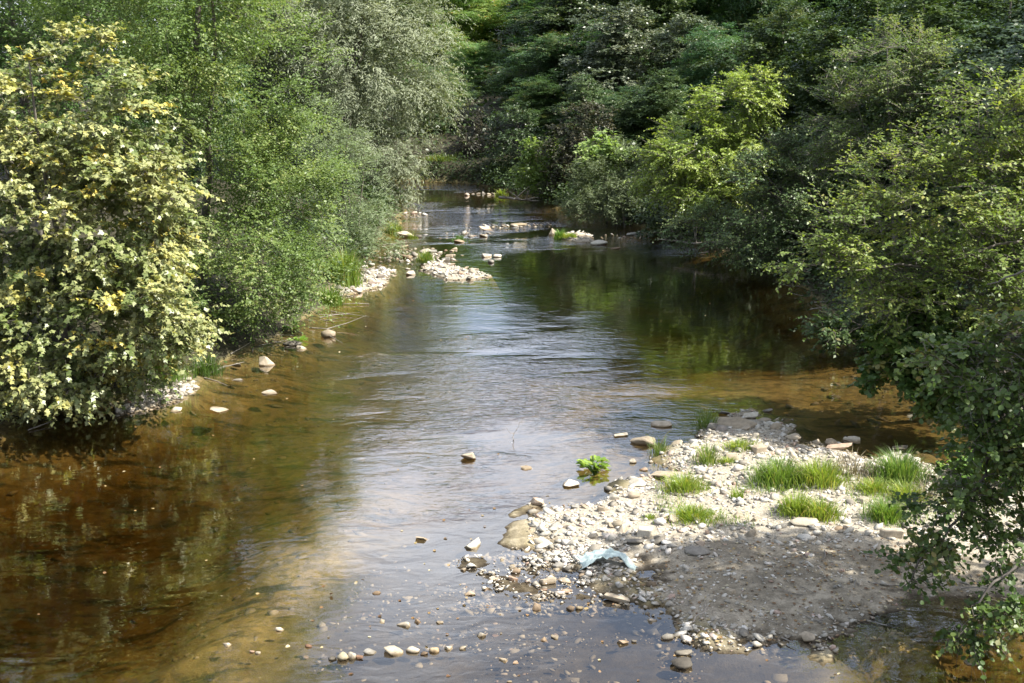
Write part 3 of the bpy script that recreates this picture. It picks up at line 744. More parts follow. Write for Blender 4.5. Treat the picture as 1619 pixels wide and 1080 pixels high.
for c in t.children:
    if c.name.startswith("crown"): c.color = (0.55, 0.62, 0.48, 1)
tag(t, "grey-green willow bush with upright sprays on the right bank left of the yellow-green ash", "bush")
t = build_tree("poplar_sapling", base_at(960, 50), PB(49.6, [(945, 235, 26, 18), (965, 245, 28, 16), (940, 258, 18, 14)]),
     'rhomb', 'yellowgreen', 0.22, rc=0.35, cover=1.3, sprays=9, per=6, flat=0.6, stems=1, trunk_r=0.04, seed=37, up=0.4)
for c in t.children:
    if c.name.startswith("crown"): c.color = (1.05, 1.1, 1.9, 1)
tag(t, "sapling with pale cream-green leaves topping the grey-green willow bush", "sapling")
t = build_tree("ash_sapling", base_at(868, 57), PB(57, [(858, 250, 22, 25), (838, 275, 22, 18), (862, 285, 22, 20), (845, 240, 14, 14)]),
     'rhomb', 'yellowgreen', 0.18, rc=0.42, cover=1.3, sprays=14, per=8, flat=0.6, stems=2, trunk_r=0.05, seed=38, up=0.3, minz=0.3)
for c in t.children:
    if c.name.startswith("crown"): c.color = (0.75, 0.85, 0.9, 1)
tag(t, "small bright green ash on the far right bank above the line of stones", "tree")
for (px, Y, bl, mat, colr, lab, sd) in (
    (765, 68, [(760, 230, 40, 50), (790, 260, 30, 30), (740, 260, 25, 30)], 'olive', (0.32, 0.30, 0.28, 1), "dark brownish shrub at the bend where the river disappears", 41),
    (905, 56, [(905, 240, 40, 55), (890, 290, 30, 35), (930, 210, 35, 45)], 'olive', (0.45, 0.45, 0.36, 1), "dull olive shrub in the shade between the small bright ash and the willow bush", 42),
    (820, 64, [(815, 220, 40, 50), (800, 275, 30, 25)], 'oak', (0.9, 1, 0.9, 1), "blackish shaded bush behind the small bright green ash", 43),
    (1090, 45, [(1080, 350, 50, 30), (1050, 345, 40, 30)], 'oak', (1.1, 1.15, 1, 1), "low black-green bush in deep shade under the yellow-green ash", 44),
    (1420, 27, [(1350, 520, 60, 28), (1400, 500, 60, 40), (1310, 520, 30, 15)], 'alder_near', (0.75, 0.8, 0.9, 1), "low bluish bush dipping into the dark water under the wide alder", 45),
    (1660, 20.8, [(1440, 545, 50, 45), (1410, 590, 40, 25), (1480, 520, 60, 60), (1500, 600, 60, 50)], 'alder_near', (0.8, 0.9, 0.85, 1), "large-leaved dark bush between the wide alder and the near hanging alder", 46),
    (1600, 18.0, [(1570, 860, 55, 28), (1510, 850, 30, 16), (1620, 840, 40, 35)], 'herb', (0.95, 1, 0.9, 1), "bright green low bush at the gravel's end, seen through the near alder's boughs", 47),
    (665, 70, [(690, 262, 26, 12), (710, 268, 20, 12)], 'herb', (0.5, 0.55, 0.6, 1), "pale green bush on the sandy strip at the far bend", 48)):
    t = build_tree("shrub", base_at(px, Y), PB(Y, bl), 'rhomb' if Y > 25 else 'oval', mat, 0.13 if Y > 25 else (0.14 if sd == 46 else 0.08), rc=0.42 if Y > 25 else 0.28, cover=1.4, sprays=16, per=8, flat=0.7, stems=4, trunk_r=0.04, seed=sd, minz=0.12, twig=Y < 30)
    for c in t.children:
        if c.name.startswith("crown"): c.color = colr
    tag(t, lab, "bush")

# ------------------------------------------------------------------ woods on the hillside: a few kinds, copied
def proto(name, mat, leaf, size, seed, h=14.0, w=4.2, **kw):
    r = np.random.default_rng(seed)
    bl = []
    for i in range(13):
        z = (0.06 + 0.84 * (i + r.random()) / 13) * h
        rad = w * (0.40 + 0.30 * math.sin(math.pi * (z / h) ** 0.8)) * r.uniform(0.7, 1.1)
        a = r.uniform(0, 2 * math.pi); d = w * 0.62 * r.uniform(0.3, 1) * (1.15 - 0.7 * z / h)
        bl.append((np.array([math.cos(a) * d, math.sin(a) * d, z]), (rad, rad, rad * 0.8), 1.0))
    bl.append((np.array([0, 0, h * 0.9]), (w * 0.38, w * 0.38, h * 0.10), 1.0))
    kw = dict(dict(rc=0.85, cover=0.85, sprays=17, per=9, trunk_r=0.24, twig=False, flat=0.5), **kw)
    return build_tree(name, (0, 0, 0), bl, leaf, mat, size, seed=seed, **kw)
def set_crown(t, colr):
    for c in t.children:
        if c.name.startswith("crown"): c.color = colr
PROTO = {'robinia': [proto("robinia_tree", 'robinia', 'lance', 0.30, 101, droop=0.35, rc=0.8, sprays=20), proto("robinia_tree", 'robinia', 'lance', 0.30, 102, droop=0.35, rc=0.8, sprays=20)],
         'oak': [proto("oak_tree", 'oak', 'rhomb', 0.24, 103), proto("oak_tree", 'oak', 'rhomb', 0.24, 104)],
         'silver': [proto("poplar_tree", 'silver', 'rhomb', 0.26, 105, dens=(0.3, 1.4), jit=0.8)],
         'olive': [proto("thorn_tree", 'olive', 'lance', 0.26, 106, up=0.5, flat=0.9, h=10.0)]}
PH = {'robinia': 14.0, 'oak': 14.0, 'silver': 14.0, 'olive': 10.0}
used = set()
def hill_tree(kind, px, pytop, Y, wpx, label, colr=(1, 1, 1, 1), group=None, var=None):
    top = at(px, pytop, Y); x = top[0]; zb = hz(x, Y) - 0.1
    hh = top[2] - zb
    v = var if var is not None else random.randrange(len(PROTO[kind])); p = PROTO[kind][v]
    if (kind, v) not in used: used.add((kind, v)); o = p
    else: o = copy_tree(p)
    sz = hh / (PH[kind] * 1.0); sw = wpx * mpp(Y) / (2 * 4.0)
    sw = min(max(sw, 0.6 * sz), 2.0 * sz)
    o.location = (x, Y, zb); o.scale = (sw, sw, sz); o.rotation_euler = (0, 0, random.uniform(0, 6.28))
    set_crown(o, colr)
    tag(o, label, "tree", group)
    return o
W1 = (1, 1, 1, 1)
hill_tree('robinia', 715, -45, 100, 260, "sunlit mid-green tree in the gap between the grey willow and the dark woods", (2.9, 2.5, 1.9, 1), var=0)  # raised tint puts sunlight into the crown colour, here and on the next tree
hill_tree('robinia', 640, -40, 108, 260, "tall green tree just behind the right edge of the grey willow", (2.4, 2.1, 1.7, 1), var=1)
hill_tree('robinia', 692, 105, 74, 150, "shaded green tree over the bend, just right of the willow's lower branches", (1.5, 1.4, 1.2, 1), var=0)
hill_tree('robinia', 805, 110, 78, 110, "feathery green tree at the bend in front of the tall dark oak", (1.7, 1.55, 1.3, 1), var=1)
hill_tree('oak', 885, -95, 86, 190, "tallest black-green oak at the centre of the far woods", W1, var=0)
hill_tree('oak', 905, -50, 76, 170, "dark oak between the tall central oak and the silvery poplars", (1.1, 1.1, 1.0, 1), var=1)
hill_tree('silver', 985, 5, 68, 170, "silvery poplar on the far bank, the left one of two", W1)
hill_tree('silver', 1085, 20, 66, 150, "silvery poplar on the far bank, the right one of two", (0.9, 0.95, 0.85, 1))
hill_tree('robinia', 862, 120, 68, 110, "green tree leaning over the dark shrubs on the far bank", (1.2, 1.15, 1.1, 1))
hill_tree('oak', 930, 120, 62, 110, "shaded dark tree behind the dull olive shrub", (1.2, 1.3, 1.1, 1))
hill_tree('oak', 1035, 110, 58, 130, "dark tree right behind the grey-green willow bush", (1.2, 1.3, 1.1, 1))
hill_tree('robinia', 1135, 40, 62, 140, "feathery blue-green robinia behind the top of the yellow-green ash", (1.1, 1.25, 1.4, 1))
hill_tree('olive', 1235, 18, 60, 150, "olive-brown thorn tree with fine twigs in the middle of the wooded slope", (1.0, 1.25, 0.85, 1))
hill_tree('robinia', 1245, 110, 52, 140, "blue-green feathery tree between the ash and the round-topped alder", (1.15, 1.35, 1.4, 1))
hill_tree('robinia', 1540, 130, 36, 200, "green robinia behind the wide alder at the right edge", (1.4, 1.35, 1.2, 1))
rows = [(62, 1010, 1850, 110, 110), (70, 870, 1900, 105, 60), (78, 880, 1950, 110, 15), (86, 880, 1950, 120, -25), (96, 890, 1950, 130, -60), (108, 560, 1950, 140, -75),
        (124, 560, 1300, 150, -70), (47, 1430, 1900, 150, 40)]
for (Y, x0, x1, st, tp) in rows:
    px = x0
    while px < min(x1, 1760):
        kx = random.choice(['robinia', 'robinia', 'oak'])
        s = random.uniform(0.95, 1.4) * (2.0 if px < 770 else 1.0)  # brighter crown tint left of the dark woods stands in for sunlight
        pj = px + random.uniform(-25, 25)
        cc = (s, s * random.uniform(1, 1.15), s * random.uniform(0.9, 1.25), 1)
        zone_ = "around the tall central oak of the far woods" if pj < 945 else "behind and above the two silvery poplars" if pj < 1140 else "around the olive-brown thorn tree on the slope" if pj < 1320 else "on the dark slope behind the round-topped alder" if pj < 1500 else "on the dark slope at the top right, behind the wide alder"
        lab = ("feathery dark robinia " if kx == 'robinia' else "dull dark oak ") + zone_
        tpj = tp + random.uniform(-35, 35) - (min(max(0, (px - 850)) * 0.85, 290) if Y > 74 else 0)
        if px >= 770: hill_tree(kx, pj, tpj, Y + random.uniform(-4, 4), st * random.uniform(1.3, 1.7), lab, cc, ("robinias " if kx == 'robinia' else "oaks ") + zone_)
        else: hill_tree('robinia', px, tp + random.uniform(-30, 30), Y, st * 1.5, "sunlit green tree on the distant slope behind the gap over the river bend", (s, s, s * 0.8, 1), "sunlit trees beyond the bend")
        px += st
for (px_, tp_, Y_) in ((655, 95, 82), (752, 62, 84), (700, 40, 95), (745, -70, 114), (690, -40, 126), (800, -70, 106), (660, -60, 118)):
    s = random.uniform(2.2, 2.8)  # sunlight on these crowns is painted by the bright tint
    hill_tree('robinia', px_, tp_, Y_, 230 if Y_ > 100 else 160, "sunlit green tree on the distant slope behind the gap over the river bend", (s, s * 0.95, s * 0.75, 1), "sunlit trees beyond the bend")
for (x_, y_, pt, k_) in ((13.0, 27.5, -20, 0), (13.4, 32.5, -40, 1), (12.6, 37.5, -30, 0), (12.2, 43, -30, 1), (10.8, 48.5, 0, 0), (16.5, 30, -150, 1), (17, 38, -120, 0)):  # trees added behind the front ones to throw shade on the right bank
    hill_tree('oak', 809.5 + x_ / (y_ * CP) * F * 0.985, pt, y_, 5.5 / mpp(y_), "dark tree added for shade close behind the overhanging alders of the right bank", (1.0, 1.1, 1.0, 1), "dark trees close behind the right bank's alders", var=k_)
lab2 = "green tree in the woods hidden behind the alder and the willow of the left bank"
for (px, tp, Y) in ((500, -150, 66), (380, -330, 58), (230, -380, 50), (80, -380, 47), (-120, -350, 40)):
    s = random.uniform(1.0, 1.4)
    hill_tree('robinia' if px % 20 else 'oak', px, tp, Y, 260, lab2, (s, s, s, 1), "trees behind the left bank")

# ------------------------------------------------------------------ undergrowth along the banks
def scatter_leaves(name, pts, size, mat, per, spread, seed, tintc=0.45):
    r = np.random.default_rng(seed)
    n = len(pts)
    P = np.repeat(pts, per, 0) + r.normal(size=(n * per, 3)) * np.array(spread)
    A = r.normal(size=(n * per, 3)); A[:, 2] *= 0.4
    Nn = r.normal(size=(n * per, 3)) * 0.6 + np.array([0, 0, 1.0])
    S = size * r.uniform(0.6, 1.3, n * per)
    tn = np.clip(tintc + np.repeat(r.normal(size=n) * 0.15, per) + r.normal(size=n * per) * 0.15, 0, 1)
    o = obj(name, leaves_mesh(name, P, A, Nn, S, tn, 'rhomb', M[mat])); o["kind"] = "stuff"
    return o
pts = []
for i in range(520):
    y = random.uniform(10, 62); x = np.interp(y, LB[:, 0], LB[:, 1]) - abs(random.gauss(0, 2.2)) - 0.5
    pts.append((x, y, hz(x, y) + random.uniform(0.05, 0.6)))
scatter_leaves("undergrowth", np.array(pts), 0.125, 'under', 34, (0.4, 0.4, 0.22), 201)
pts = []
for i in range(900):
    y = random.uniform(14, 66); x = np.interp(y, RB[:, 0], RB[:, 1]) + abs(random.gauss(0, 1.8)) + (0.1 if y > 27 else 0.55)
    if y < 22 and x < 10: x += 1.5
    pts.append((x, y, hz(x, y) + random.uniform(0.05, 0.6)))
scatter_leaves("undergrowth", np.array(pts), 0.125, 'under', 34, (0.4, 0.4, 0.22), 202)
pts = []
for i in range(330):
    y = random.uniform(44, 68); x = np.interp(y, RB[:, 0], RB[:, 1]) + random.uniform(-0.25, 1.6)
    pts.append((x, y, max(hz(x, y), 0) + random.uniform(0.05, 0.7)))
for i in range(140):
    y = random.uniform(34, 60); x = np.interp(y, LB[:, 0], LB[:, 1]) - random.uniform(0.2, 1.6)
    pts.append((x, y, max(hz(x, y), 0) + random.uniform(0.05, 0.5)))
scatter_leaves("undergrowth", np.array(pts), 0.13, 'under', 34, (0.3, 0.4, 0.22), 204)
pts = []
for i in range(900):
    y = random.uniform(48, 110); x = np.interp(y, RB[:, 0], RB[:, 1]) + random.uniform(2.5, 60)
    pts.append((x, y, hz(x, y) + random.uniform(0.1, 1.2)))
scatter_leaves("undergrowth", np.array(pts), 0.28, 'under', 45, (0.8, 0.8, 0.45), 203)

# ------------------------------------------------------------------ stones
def stone_mesh(seed, kind='round'):
    r = np.random.default_rng(seed)
    n = {'round': 26, 'angular': 12, 'slab': 14, 'block': 8}[kind]
    d = nrm(r.normal(size=(n, 3)))
    if kind == 'block':
        P = np.array([[sx, sy, sz] for sx in (-1, 1) for sy in (-1, 1) for sz in (-1, 1)], float) * 0.8 + r.normal(size=(8, 3)) * 0.10
    else:
        e = {'round': 2.4, 'angular': 3.2, 'slab': 4.0}[kind]
        P = d / (np.sum(np.abs(d) ** e, 1, keepdims=True) ** (1 / e))
        P *= 1 + r.normal(size=(n, 1)) * (0.05 if kind == 'round' else 0.12)
    bm = bmesh.new()
    for p in P: bm.verts.new(p)
    res = bmesh.ops.convex_hull(bm, input=bm.verts)
    junk = [g_ for g_ in res.get('geom_interior', []) + res.get('geom_unused', []) if isinstance(g_, bmesh.types.BMVert)]
    bmesh.ops.delete(bm, geom=list(set(junk)), context='VERTS')
    if kind != 'round':
        bmesh.ops.bevel(bm, geom=bm.edges[:], offset=0.10, segments=1, affect='EDGES', clamp_overlap=True)
    bmesh.ops.recalc_face_normals(bm, faces=bm.faces)
    me = bpy.data.meshes.new("stone"); bm.to_mesh(me); bm.free()
    co = np.array([v.co[:] for v in me.vertices]); mn, mxx = co.min(0), co.max(0)
    co = (co - (mn + mxx) / 2) / (mxx - mn)
    me.vertices.foreach_set("co", co.astype(np.float32).ravel())
    if kind == 'round': me.polygons.foreach_set("use_smooth", np.ones(len(me.polygons), bool))
    me.update(); me.materials.append(M['stone'])
    return me
SM = {k_: [stone_mesh(300 + i * 7 + j * 100, k_) for i in range(6)] for j, k_ in enumerate(('round', 'angular', 'slab', 'block'))}
def put_stone(x, y, zb, w, d, h, kind, colr=(1, 1, 1, 1), rz=None, name="stone", tilt=0.12):
    o = obj(name, random.choice(SM[kind]))
    sink = 0.28 if kind != 'block' else 0.15
    o.scale = (w, d, h / (1 - sink))
    o.location = (x, y, zb + h / (1 - sink) * (0.5 - sink))
    o.rotation_euler = (random.gauss(0, tilt), random.gauss(0, tilt), random.uniform(0, 6.28) if rz is None else rz)
    o.color = colr
    return o
GREY, DARK, WARM, PALE, BROWN = (0.58, 0.59, 0.60, 1), (0.24, 0.23, 0.21, 1), (0.95, 0.87, 0.76, 1), (1.2, 1.18, 1.12, 1), (0.62, 0.5, 0.38, 1)
HERO = [  # px, py of the foot, width px, height px, kind, tint, label
 (518, 532, 24, 15, 'round', WARM, "pale round stone perched at the left shore, furthest upstream of the five below the alder"),
 (421, 577, 28, 17, 'angular', WARM, "pointed pale stone standing in the water off the left shore below the alder"),
 (460, 546, 32, 10, 'round', DARK, "blackish wet stone under the alder, at the left shore"),
 (476, 552, 17, 7, 'angular', PALE, "small white stone beside the blackish wet stone at the left shore"),
 (372, 578, 16, 7, 'angular', GREY, "small grey stone close under the alder branches at the left shore"),
 (376, 601, 16, 5, 'slab', GREY, "small flat stone left of the pointed pale stone near the left shore"),
 (425, 622, 26, 7, 'slab', PALE, "flat pale stone just above the water, downstream of the pointed pale stone"),
 (341, 650, 38, 6, 'slab', PALE, "long thin flat stone awash off the left gravel shore"),
 (276, 650, 21, 9, 'angular', PALE, "small white stone in the water at the tip of the left gravel shore"),
 (206, 643, 15, 9, 'round', WARM, "tan stone in the shade under the yellowing maple"),
 (298, 620, 9, 6, 'round', PALE, "tiny pale stone at the edge of the left gravel shore"),
 (740, 726, 22, 14, 'angular', WARM, "lone brown stone in mid river below the twig"),
 (833, 741, 20, 5, 'slab', WARM, "low tan stone awash left of the leafy water plant"),
 (903, 769, 28, 11, 'slab', PALE, "flat white slab in shallow water below the leafy water plant"),
 (667, 853, 25, 8, 'angular', WARM, "small pale rubble stone alone in the shallows, left of the white cushion-shaped stone"),
 (746, 866, 32, 14, 'angular', PALE, "white cushion-shaped stone alone in the shallows left of the gravel bar"),
 (1047, 674, 36, 12, 'round', WARM, "low rounded pale boulder at the head of the gravel bar, in the water"),
 (1018, 703, 42, 20, 'slab', WARM, "big sloping pale boulder beside the grass tuft in the water"),
 (982, 689, 26, 5, 'slab', PALE, "thin flat stone in the water left of the big sloping boulder"),
 (1128, 684, 26, 15, 'round', GREY, "grey boulder with the tall thin grass tuft growing behind it"),
 (1188, 661, 26, 11, 'slab', PALE, "white flat-topped stone at the far tip of the gravel bar"),
 (1209, 668, 24, 7, 'slab', WARM, "low stone just right of the flat-topped stone at the far tip of the gravel bar"),
 (1215, 650, 18, 6, 'round', GREY, "grey stone in brown water beyond the tip of the gravel bar"),
 (1150, 655, 26, 6, 'slab', GREY, "flat grey stone awash behind the tall thin grass tuft"),
 (1165, 682, 74, 13, 'slab', (0.8, 0.72, 0.6, 1), "broad sandy flat rock at the head of the gravel bar"),
 (1255, 697, 26, 14, 'round', WARM, "rounded pink-grey stone at the little inlet on the bar's far side"),
 (1228, 681, 20, 13, 'angular', WARM, "stone between the broad sandy rock and the little inlet"),
 (1291, 702, 17, 12, 'angular', WARM, "leftmost of four pale stones in brown water along the bar's far edge"),
 (1316, 703, 24, 14, 'round', WARM, "tallest of four pale stones in brown water along the bar's far edge"),
 (1350, 698, 28, 9, 'slab', PALE, "rightmost of four pale stones in brown water along the bar's far edge"),
 (1330, 714, 40, 12, 'slab', WARM, "widest of four pale stones in brown water along the bar's far edge"),
 (1425, 709, 26, 6, 'slab', DARK, "dark flat stone awash in brown water near the hanging boughs"),
 (1201, 724, 24, 16, 'block', WARM, "square block beside the low grass patch on the gravel bar"),
 (1157, 735, 24, 18, 'block', WARM, "upright tan block between two grass tufts on the gravel bar"),
 (1070, 709, 22, 10, 'round', WARM, "pale stone standing between the big sloping boulder and the boulder with the grass"),
 (1097, 714, 20, 10, 'round', PALE, "white round stone at the water's edge above the second grass tuft"),
 (1001, 731, 12, 9, 'angular', PALE, "small pale stone in the channel right of the leafy water plant"),
 (1018, 743, 14, 6, 'round', WARM, "brown pebble in the channel right of the leafy water plant"),
 (1060, 757, 50, 11, 'slab', WARM, "long low stone at the bar's edge above the bright low grass mound"),
 (1008, 772, 30, 14, 'angular', PALE, "white tilted stone at the bar's edge below the channel"),
 (971, 793, 20, 13, 'angular', PALE, "white stone on the bar's edge right of the double stone"),
 (850, 799, 28, 15, 'angular', WARM, "brown and white double stone at the left corner of the gravel bar"),
 (1003, 792, 22, 14, 'round', WARM, "brownish stone by the puddle at the bar's edge"),
 (857, 862, 26, 16, 'round', PALE, "rounded white cobble at the lower left corner of the gravel bar"),
 (1020, 859, 24, 20, 'block', PALE, "white upright block with a shaded left side in the middle of the gravel bar"),
 (977, 843, 18, 13, 'round', (0.8, 0.76, 0.66, 1), "smooth tan cobble on the gravel left of the white upright block"),
 (963, 838, 16, 12, 'round', PALE, "smooth white cobble touching the tan cobble on the gravel"),
 (1004, 868, 34, 10, 'round', GREY, "smooth grey stone at the foot of the white upright block"),
 (1104, 889, 44, 13, 'round', GREY, "wide grey stone at the border between gravel and shaded mud"),
 (1128, 836, 26, 11, 'round', PALE, "white stone beside the bright moss-like grass mound"),
 (1275, 849, 54, 14, 'round', (0.85, 0.8, 0.7, 1), "broad pale flat slab below the round grass clump"),
 (1411, 864, 38, 18, 'block', WARM, "big pale squarish stone right under the near alder's leaves"),
 (1325, 854, 17, 7, 'round', BROWN, "small tan stone right of the broad flat slab"),
 (1282, 868, 14, 9, 'round', BROWN, "small brown stone below the broad flat slab"),
 (1326, 880, 14, 8, 'round', PALE, "bright white pebble at the edge of the shaded mud"),
 (976, 951, 50, 14, 'block', WARM, "long rectangular pale slab at the edge of the shaded mud"),
 (1031, 929, 18, 14, 'round', BROWN, "round olive-brown stone above the rectangular slab"),
 (968, 903, 30, 13, 'angular', PALE, "pale stone holding down the turquoise cloth"),
 (944, 909, 14, 9, 'round', DARK, "dark round stone in the water below the turquoise cloth"),
 (925, 912, 24, 9, 'round', BROWN, "brown flat stone in the water below and left of the turquoise cloth"),
 (866, 922, 28, 13, 'block', WARM, "angular tan block in the spit of rubble in the shallows"),
 (893, 920, 24, 10, 'angular', WARM, "pale broken stone right of the tan block in the rubble spit"),
 (895, 936, 22, 9, 'round', WARM, "rounded pale stone below the broken stone in the rubble spit"),
 (848, 963, 17, 14, 'angular', BROWN, "half white half brown stone standing alone in the shallows"),
 (902, 963, 14, 11, 'round', BROWN, "left one of two round brown stones touching in the shallows"),
 (916, 962, 13, 10, 'round', (0.7, 0.62, 0.45, 1), "right one of two round brown stones touching in the shallows"),
 (742, 940, 17, 9, 'angular', WARM, "pale stone at the lower edge of the rubble spit, left part"),
 (781, 917, 18, 10, 'angular', WARM, "pale stone among rubble in the middle of the spit"),
 (815, 905, 18, 12, 'round', BROWN, "brown stone on top of the rubble spit"),
 (1056, 1009, 24, 14, 'round', GREY, "grey cobble at the lower edge of the shaded mud"),
 (1079, 1056, 38, 22, 'round', DARK, "large black wet boulder in the blue water at the bottom, below the smaller dark stone"),
 (1082, 1036, 30, 13, 'round', (0.4, 0.38, 0.34, 1), "dark brown wet stone touching the large black boulder"),
 (1541, 1052, 28, 15, 'angular', PALE, "white pointed stone in the small pool under the near alder's boughs"),
 (186, 648, 11, 6, 'round', GREY, "tiny grey stone in shade at the left end of the left gravel shore"),
 (541, 1043, 20, 19, 'round', (0.9, 0.85, 0.68, 1), "upright pale cobble at the left end of the lower stone line"),
 (555, 1040, 17, 16, 'round', PALE, "white cobble leaning on the upright cobble in the lower stone line"),
 (525, 1042, 15, 9, 'round', DARK, "dark wet cobble beginning the lower stone line on the left"),
 (584, 1033, 23, 11, 'round', GREY, "grey oval cobble in the lower stone line left of its largest boulder"),
 (568, 1040, 14, 9, 'angular', BROWN, "small brown stone in the lower stone line before the grey oval cobble"),
 (621, 1034, 36, 18, 'round', (1.2, 1.16, 1.05, 1), "largest white boulder of the lower stone line"),
 (652, 1030, 24, 12, 'round', PALE, "white cobble right beside the largest boulder of the lower stone line"),
 (686, 1030, 18, 12, 'round', (0.9, 0.82, 0.6, 1), "tan cobble in the right half of the lower stone line"),
 (670, 1034, 14, 8, 'round', BROWN, "small brown cobble left of the tan cobble in the lower stone line"),
 (709, 1025, 15, 9, 'angular', PALE, "white chipped stone near the right end of the lower stone line"),
 (731, 1025, 14, 8, 'round', PALE, "oval white stone closing the lower stone line on the right"),
 (638, 990, 24, 12, 'angular', PALE, "lumpy white stone in the upper scattered line of the bottom shallows"),
 (603, 983, 11, 7, 'angular', PALE, "small white stone left of the lumpy white stone in the bottom shallows"),
 (661, 983, 13, 8, 'angular', BROWN, "reddish brown stone right of the lumpy white stone in the bottom shallows"),
 (695, 984, 12, 6, 'angular', PALE, "small white stone furthest right in the upper scattered line"),
 (441, 996, 15, 10, 'round', PALE, "pale round stone in golden water at the lower left"),
 (356, 1020, 17, 9, 'angular', PALE, "white sharp stone in golden water, furthest left of all at the bottom"),
 (398, 1030, 9, 7, 'round', PALE, "left one of a pair of white pebbles in golden water"),
 (407, 1032, 10, 7, 'round', PALE, "right one of a pair of white pebbles in golden water"),
 (487, 1022, 13, 7, 'round', BROWN, "tan pebble where golden water meets the sky's reflection"),
 (595, 938, 15, 6, 'round', BROWN, "brown stone alone in the shallows above the scattered lines"),
 (761, 1005, 15, 11, 'angular', PALE, "white stone on a little heap of pebbles in the bottom shallows"),
 (795, 1044, 18, 9, 'angular', WARM, "pale lump of stone in the bottom shallows left of the blue water"),
 (815, 1047, 10, 6, 'angular', PALE, "small white stone right next to the pale lump in the bottom shallows"),
 (805, 1077, 10, 5, 'round', PALE, "pale pebble at the very bottom edge"),
 (862, 1012, 14, 7, 'angular', BROWN, "brown pebble left end of a short pair in the blue water"),
 (877, 1008, 15, 6, 'angular', PALE, "pale stone right end of a short pair in the blue water"),
 (985, 1017, 18, 9, 'angular', BROWN, "brown stone in the blue water by the muddy shore"),
 (1003, 1014, 10, 8, 'round', GREY, "small grey pebble leaning on the brown stone by the muddy shore"),
 (877, 371, 18, 11, 'angular', WARM, "pale boulder left of the green tuft on the far right stone bar"),
 (915, 376, 16, 8, 'round', WARM, "brownish stone right of the green tuft on the far right stone bar"),
 (926, 379, 22, 6, 'slab', WARM, "low stone at the right end of the far right stone bar"),
 (948, 387, 28, 9, 'round', PALE, "big white boulder in dark water right of the far stone bar"),
 (973, 393, 18, 3, 'slab', BROWN, "thin flat stone right of the big white boulder in dark water"),
 (1003, 372, 24, 7, 'slab', GREY, "grey boulder in shade at the right bank, left one"),
 (1047, 374, 32, 9, 'round', GREY, "grey boulder in shade at the right bank, right one"),
 (820, 356, 26, 5, 'slab', (0.9, 0.8, 0.6, 1), "long low tan stone in the upper riffle"),
 (770, 363, 26, 4, 'slab', WARM, "low pale stone in the upper riffle, left of the long tan stone"),
 (764, 374, 14, 5, 'angular', WARM, "small pale stone below the low pale stone in the upper riffle"),
 (726, 383, 18, 6, 'round', BROWN, "brown hummock stone carrying the green tuft in the riffle"),
 (640, 375, 30, 10, 'slab', WARM, "pale flat rock on the left shore below the willow"),
 (660, 375, 14, 6, 'round', DARK, "dark stone right of the pale flat rock below the willow"),
 (672, 399, 20, 7, 'round', PALE, "white boulder in the riffle above the stone islet"),
 (641, 408, 20, 7, 'angular', BROWN, "brown angular stone in the riffle left of the white boulder"),
 (638, 391, 15, 5, 'slab', BROWN, "small brown stone in the riffle below the pale flat rock"),
 (768, 406, 16, 7, 'angular', PALE, "left one of three pale stones right of the riffle"),
 (786, 406, 14, 6, 'round', PALE, "right one of three pale stones right of the riffle"),
 (776, 415, 10, 6, 'round', GREY, "lowest of three pale stones right of the riffle"),
 (749, 426, 15, 4, 'slab', PALE, "flat stone in the water above the right end of the stone islet"),
 (738, 309, 8, 5, 'round', PALE, "largest white stone at the left end of the distant stone row"),
 (649, 434, 15, 8, 'angular', PALE, "pale stone alone left of the stone islet"),
]
for (px, py, w, h, kind, colr, lab_) in HERO:
    p = G(px, py, 0.02); s = mpp(p[1]) * 1.02
    gz = max(hz(p[0], p[1] + w * s * 0.3), -0.10)
    ww, hh_ = w * s, h * s * 1.0
    dep = ww * random.uniform(0.65, 0.9) if kind != 'block' else min(ww, hh_ * 1.4) * 0.8
    hh_ = max(hh_ * 0.62, hh_ - 0.75 * dep * CAMH / math.hypot(p[1], CAMH))
    o = put_stone(p[0], p[1] + dep * 0.45, max(gz, -0.004), ww, dep, hh_, kind, colr, rz=random.gauss(0, 0.25) if kind in ('slab', 'block') else random.choice((0, math.pi)) + random.gauss(0, 0.3))
    tag(o, lab_, "stone")
def in_poly_pts(P_, n, r, edge=-0.05, dens=None):
    P_ = np.asarray(P_)[:, :2]; mn, mxx = P_.min(0), P_.max(0)
    out = np.zeros((0, 2))
    while len(out) < n:
        q = r.uniform(mn, mxx, (n * 4, 2))
        k_ = poly_sd(q[:, 0], q[:, 1], P_) > edge
        if dens is not None: k_ &= r.random(len(q)) < dens(q[:, 0], q[:, 1])
        out = np.concatenate([out, q[k_]])
    return out[:n]
rs = np.random.default_rng(77)
VIS = [G(*p) for p in ((690, 890), (850, 790), (1000, 760), (1090, 700), (1200, 650), (1300, 700), (1470, 725), (1619, 760), (1619, 960), (1420, 985), (1290, 1030), (1100, 1005), (1000, 960), (850, 960), (720, 940))]
mudP = MUD
def d_sun(x, y): return np.where(poly_sd(x, y, mudP) > 0.1, 0.0, 1.0)
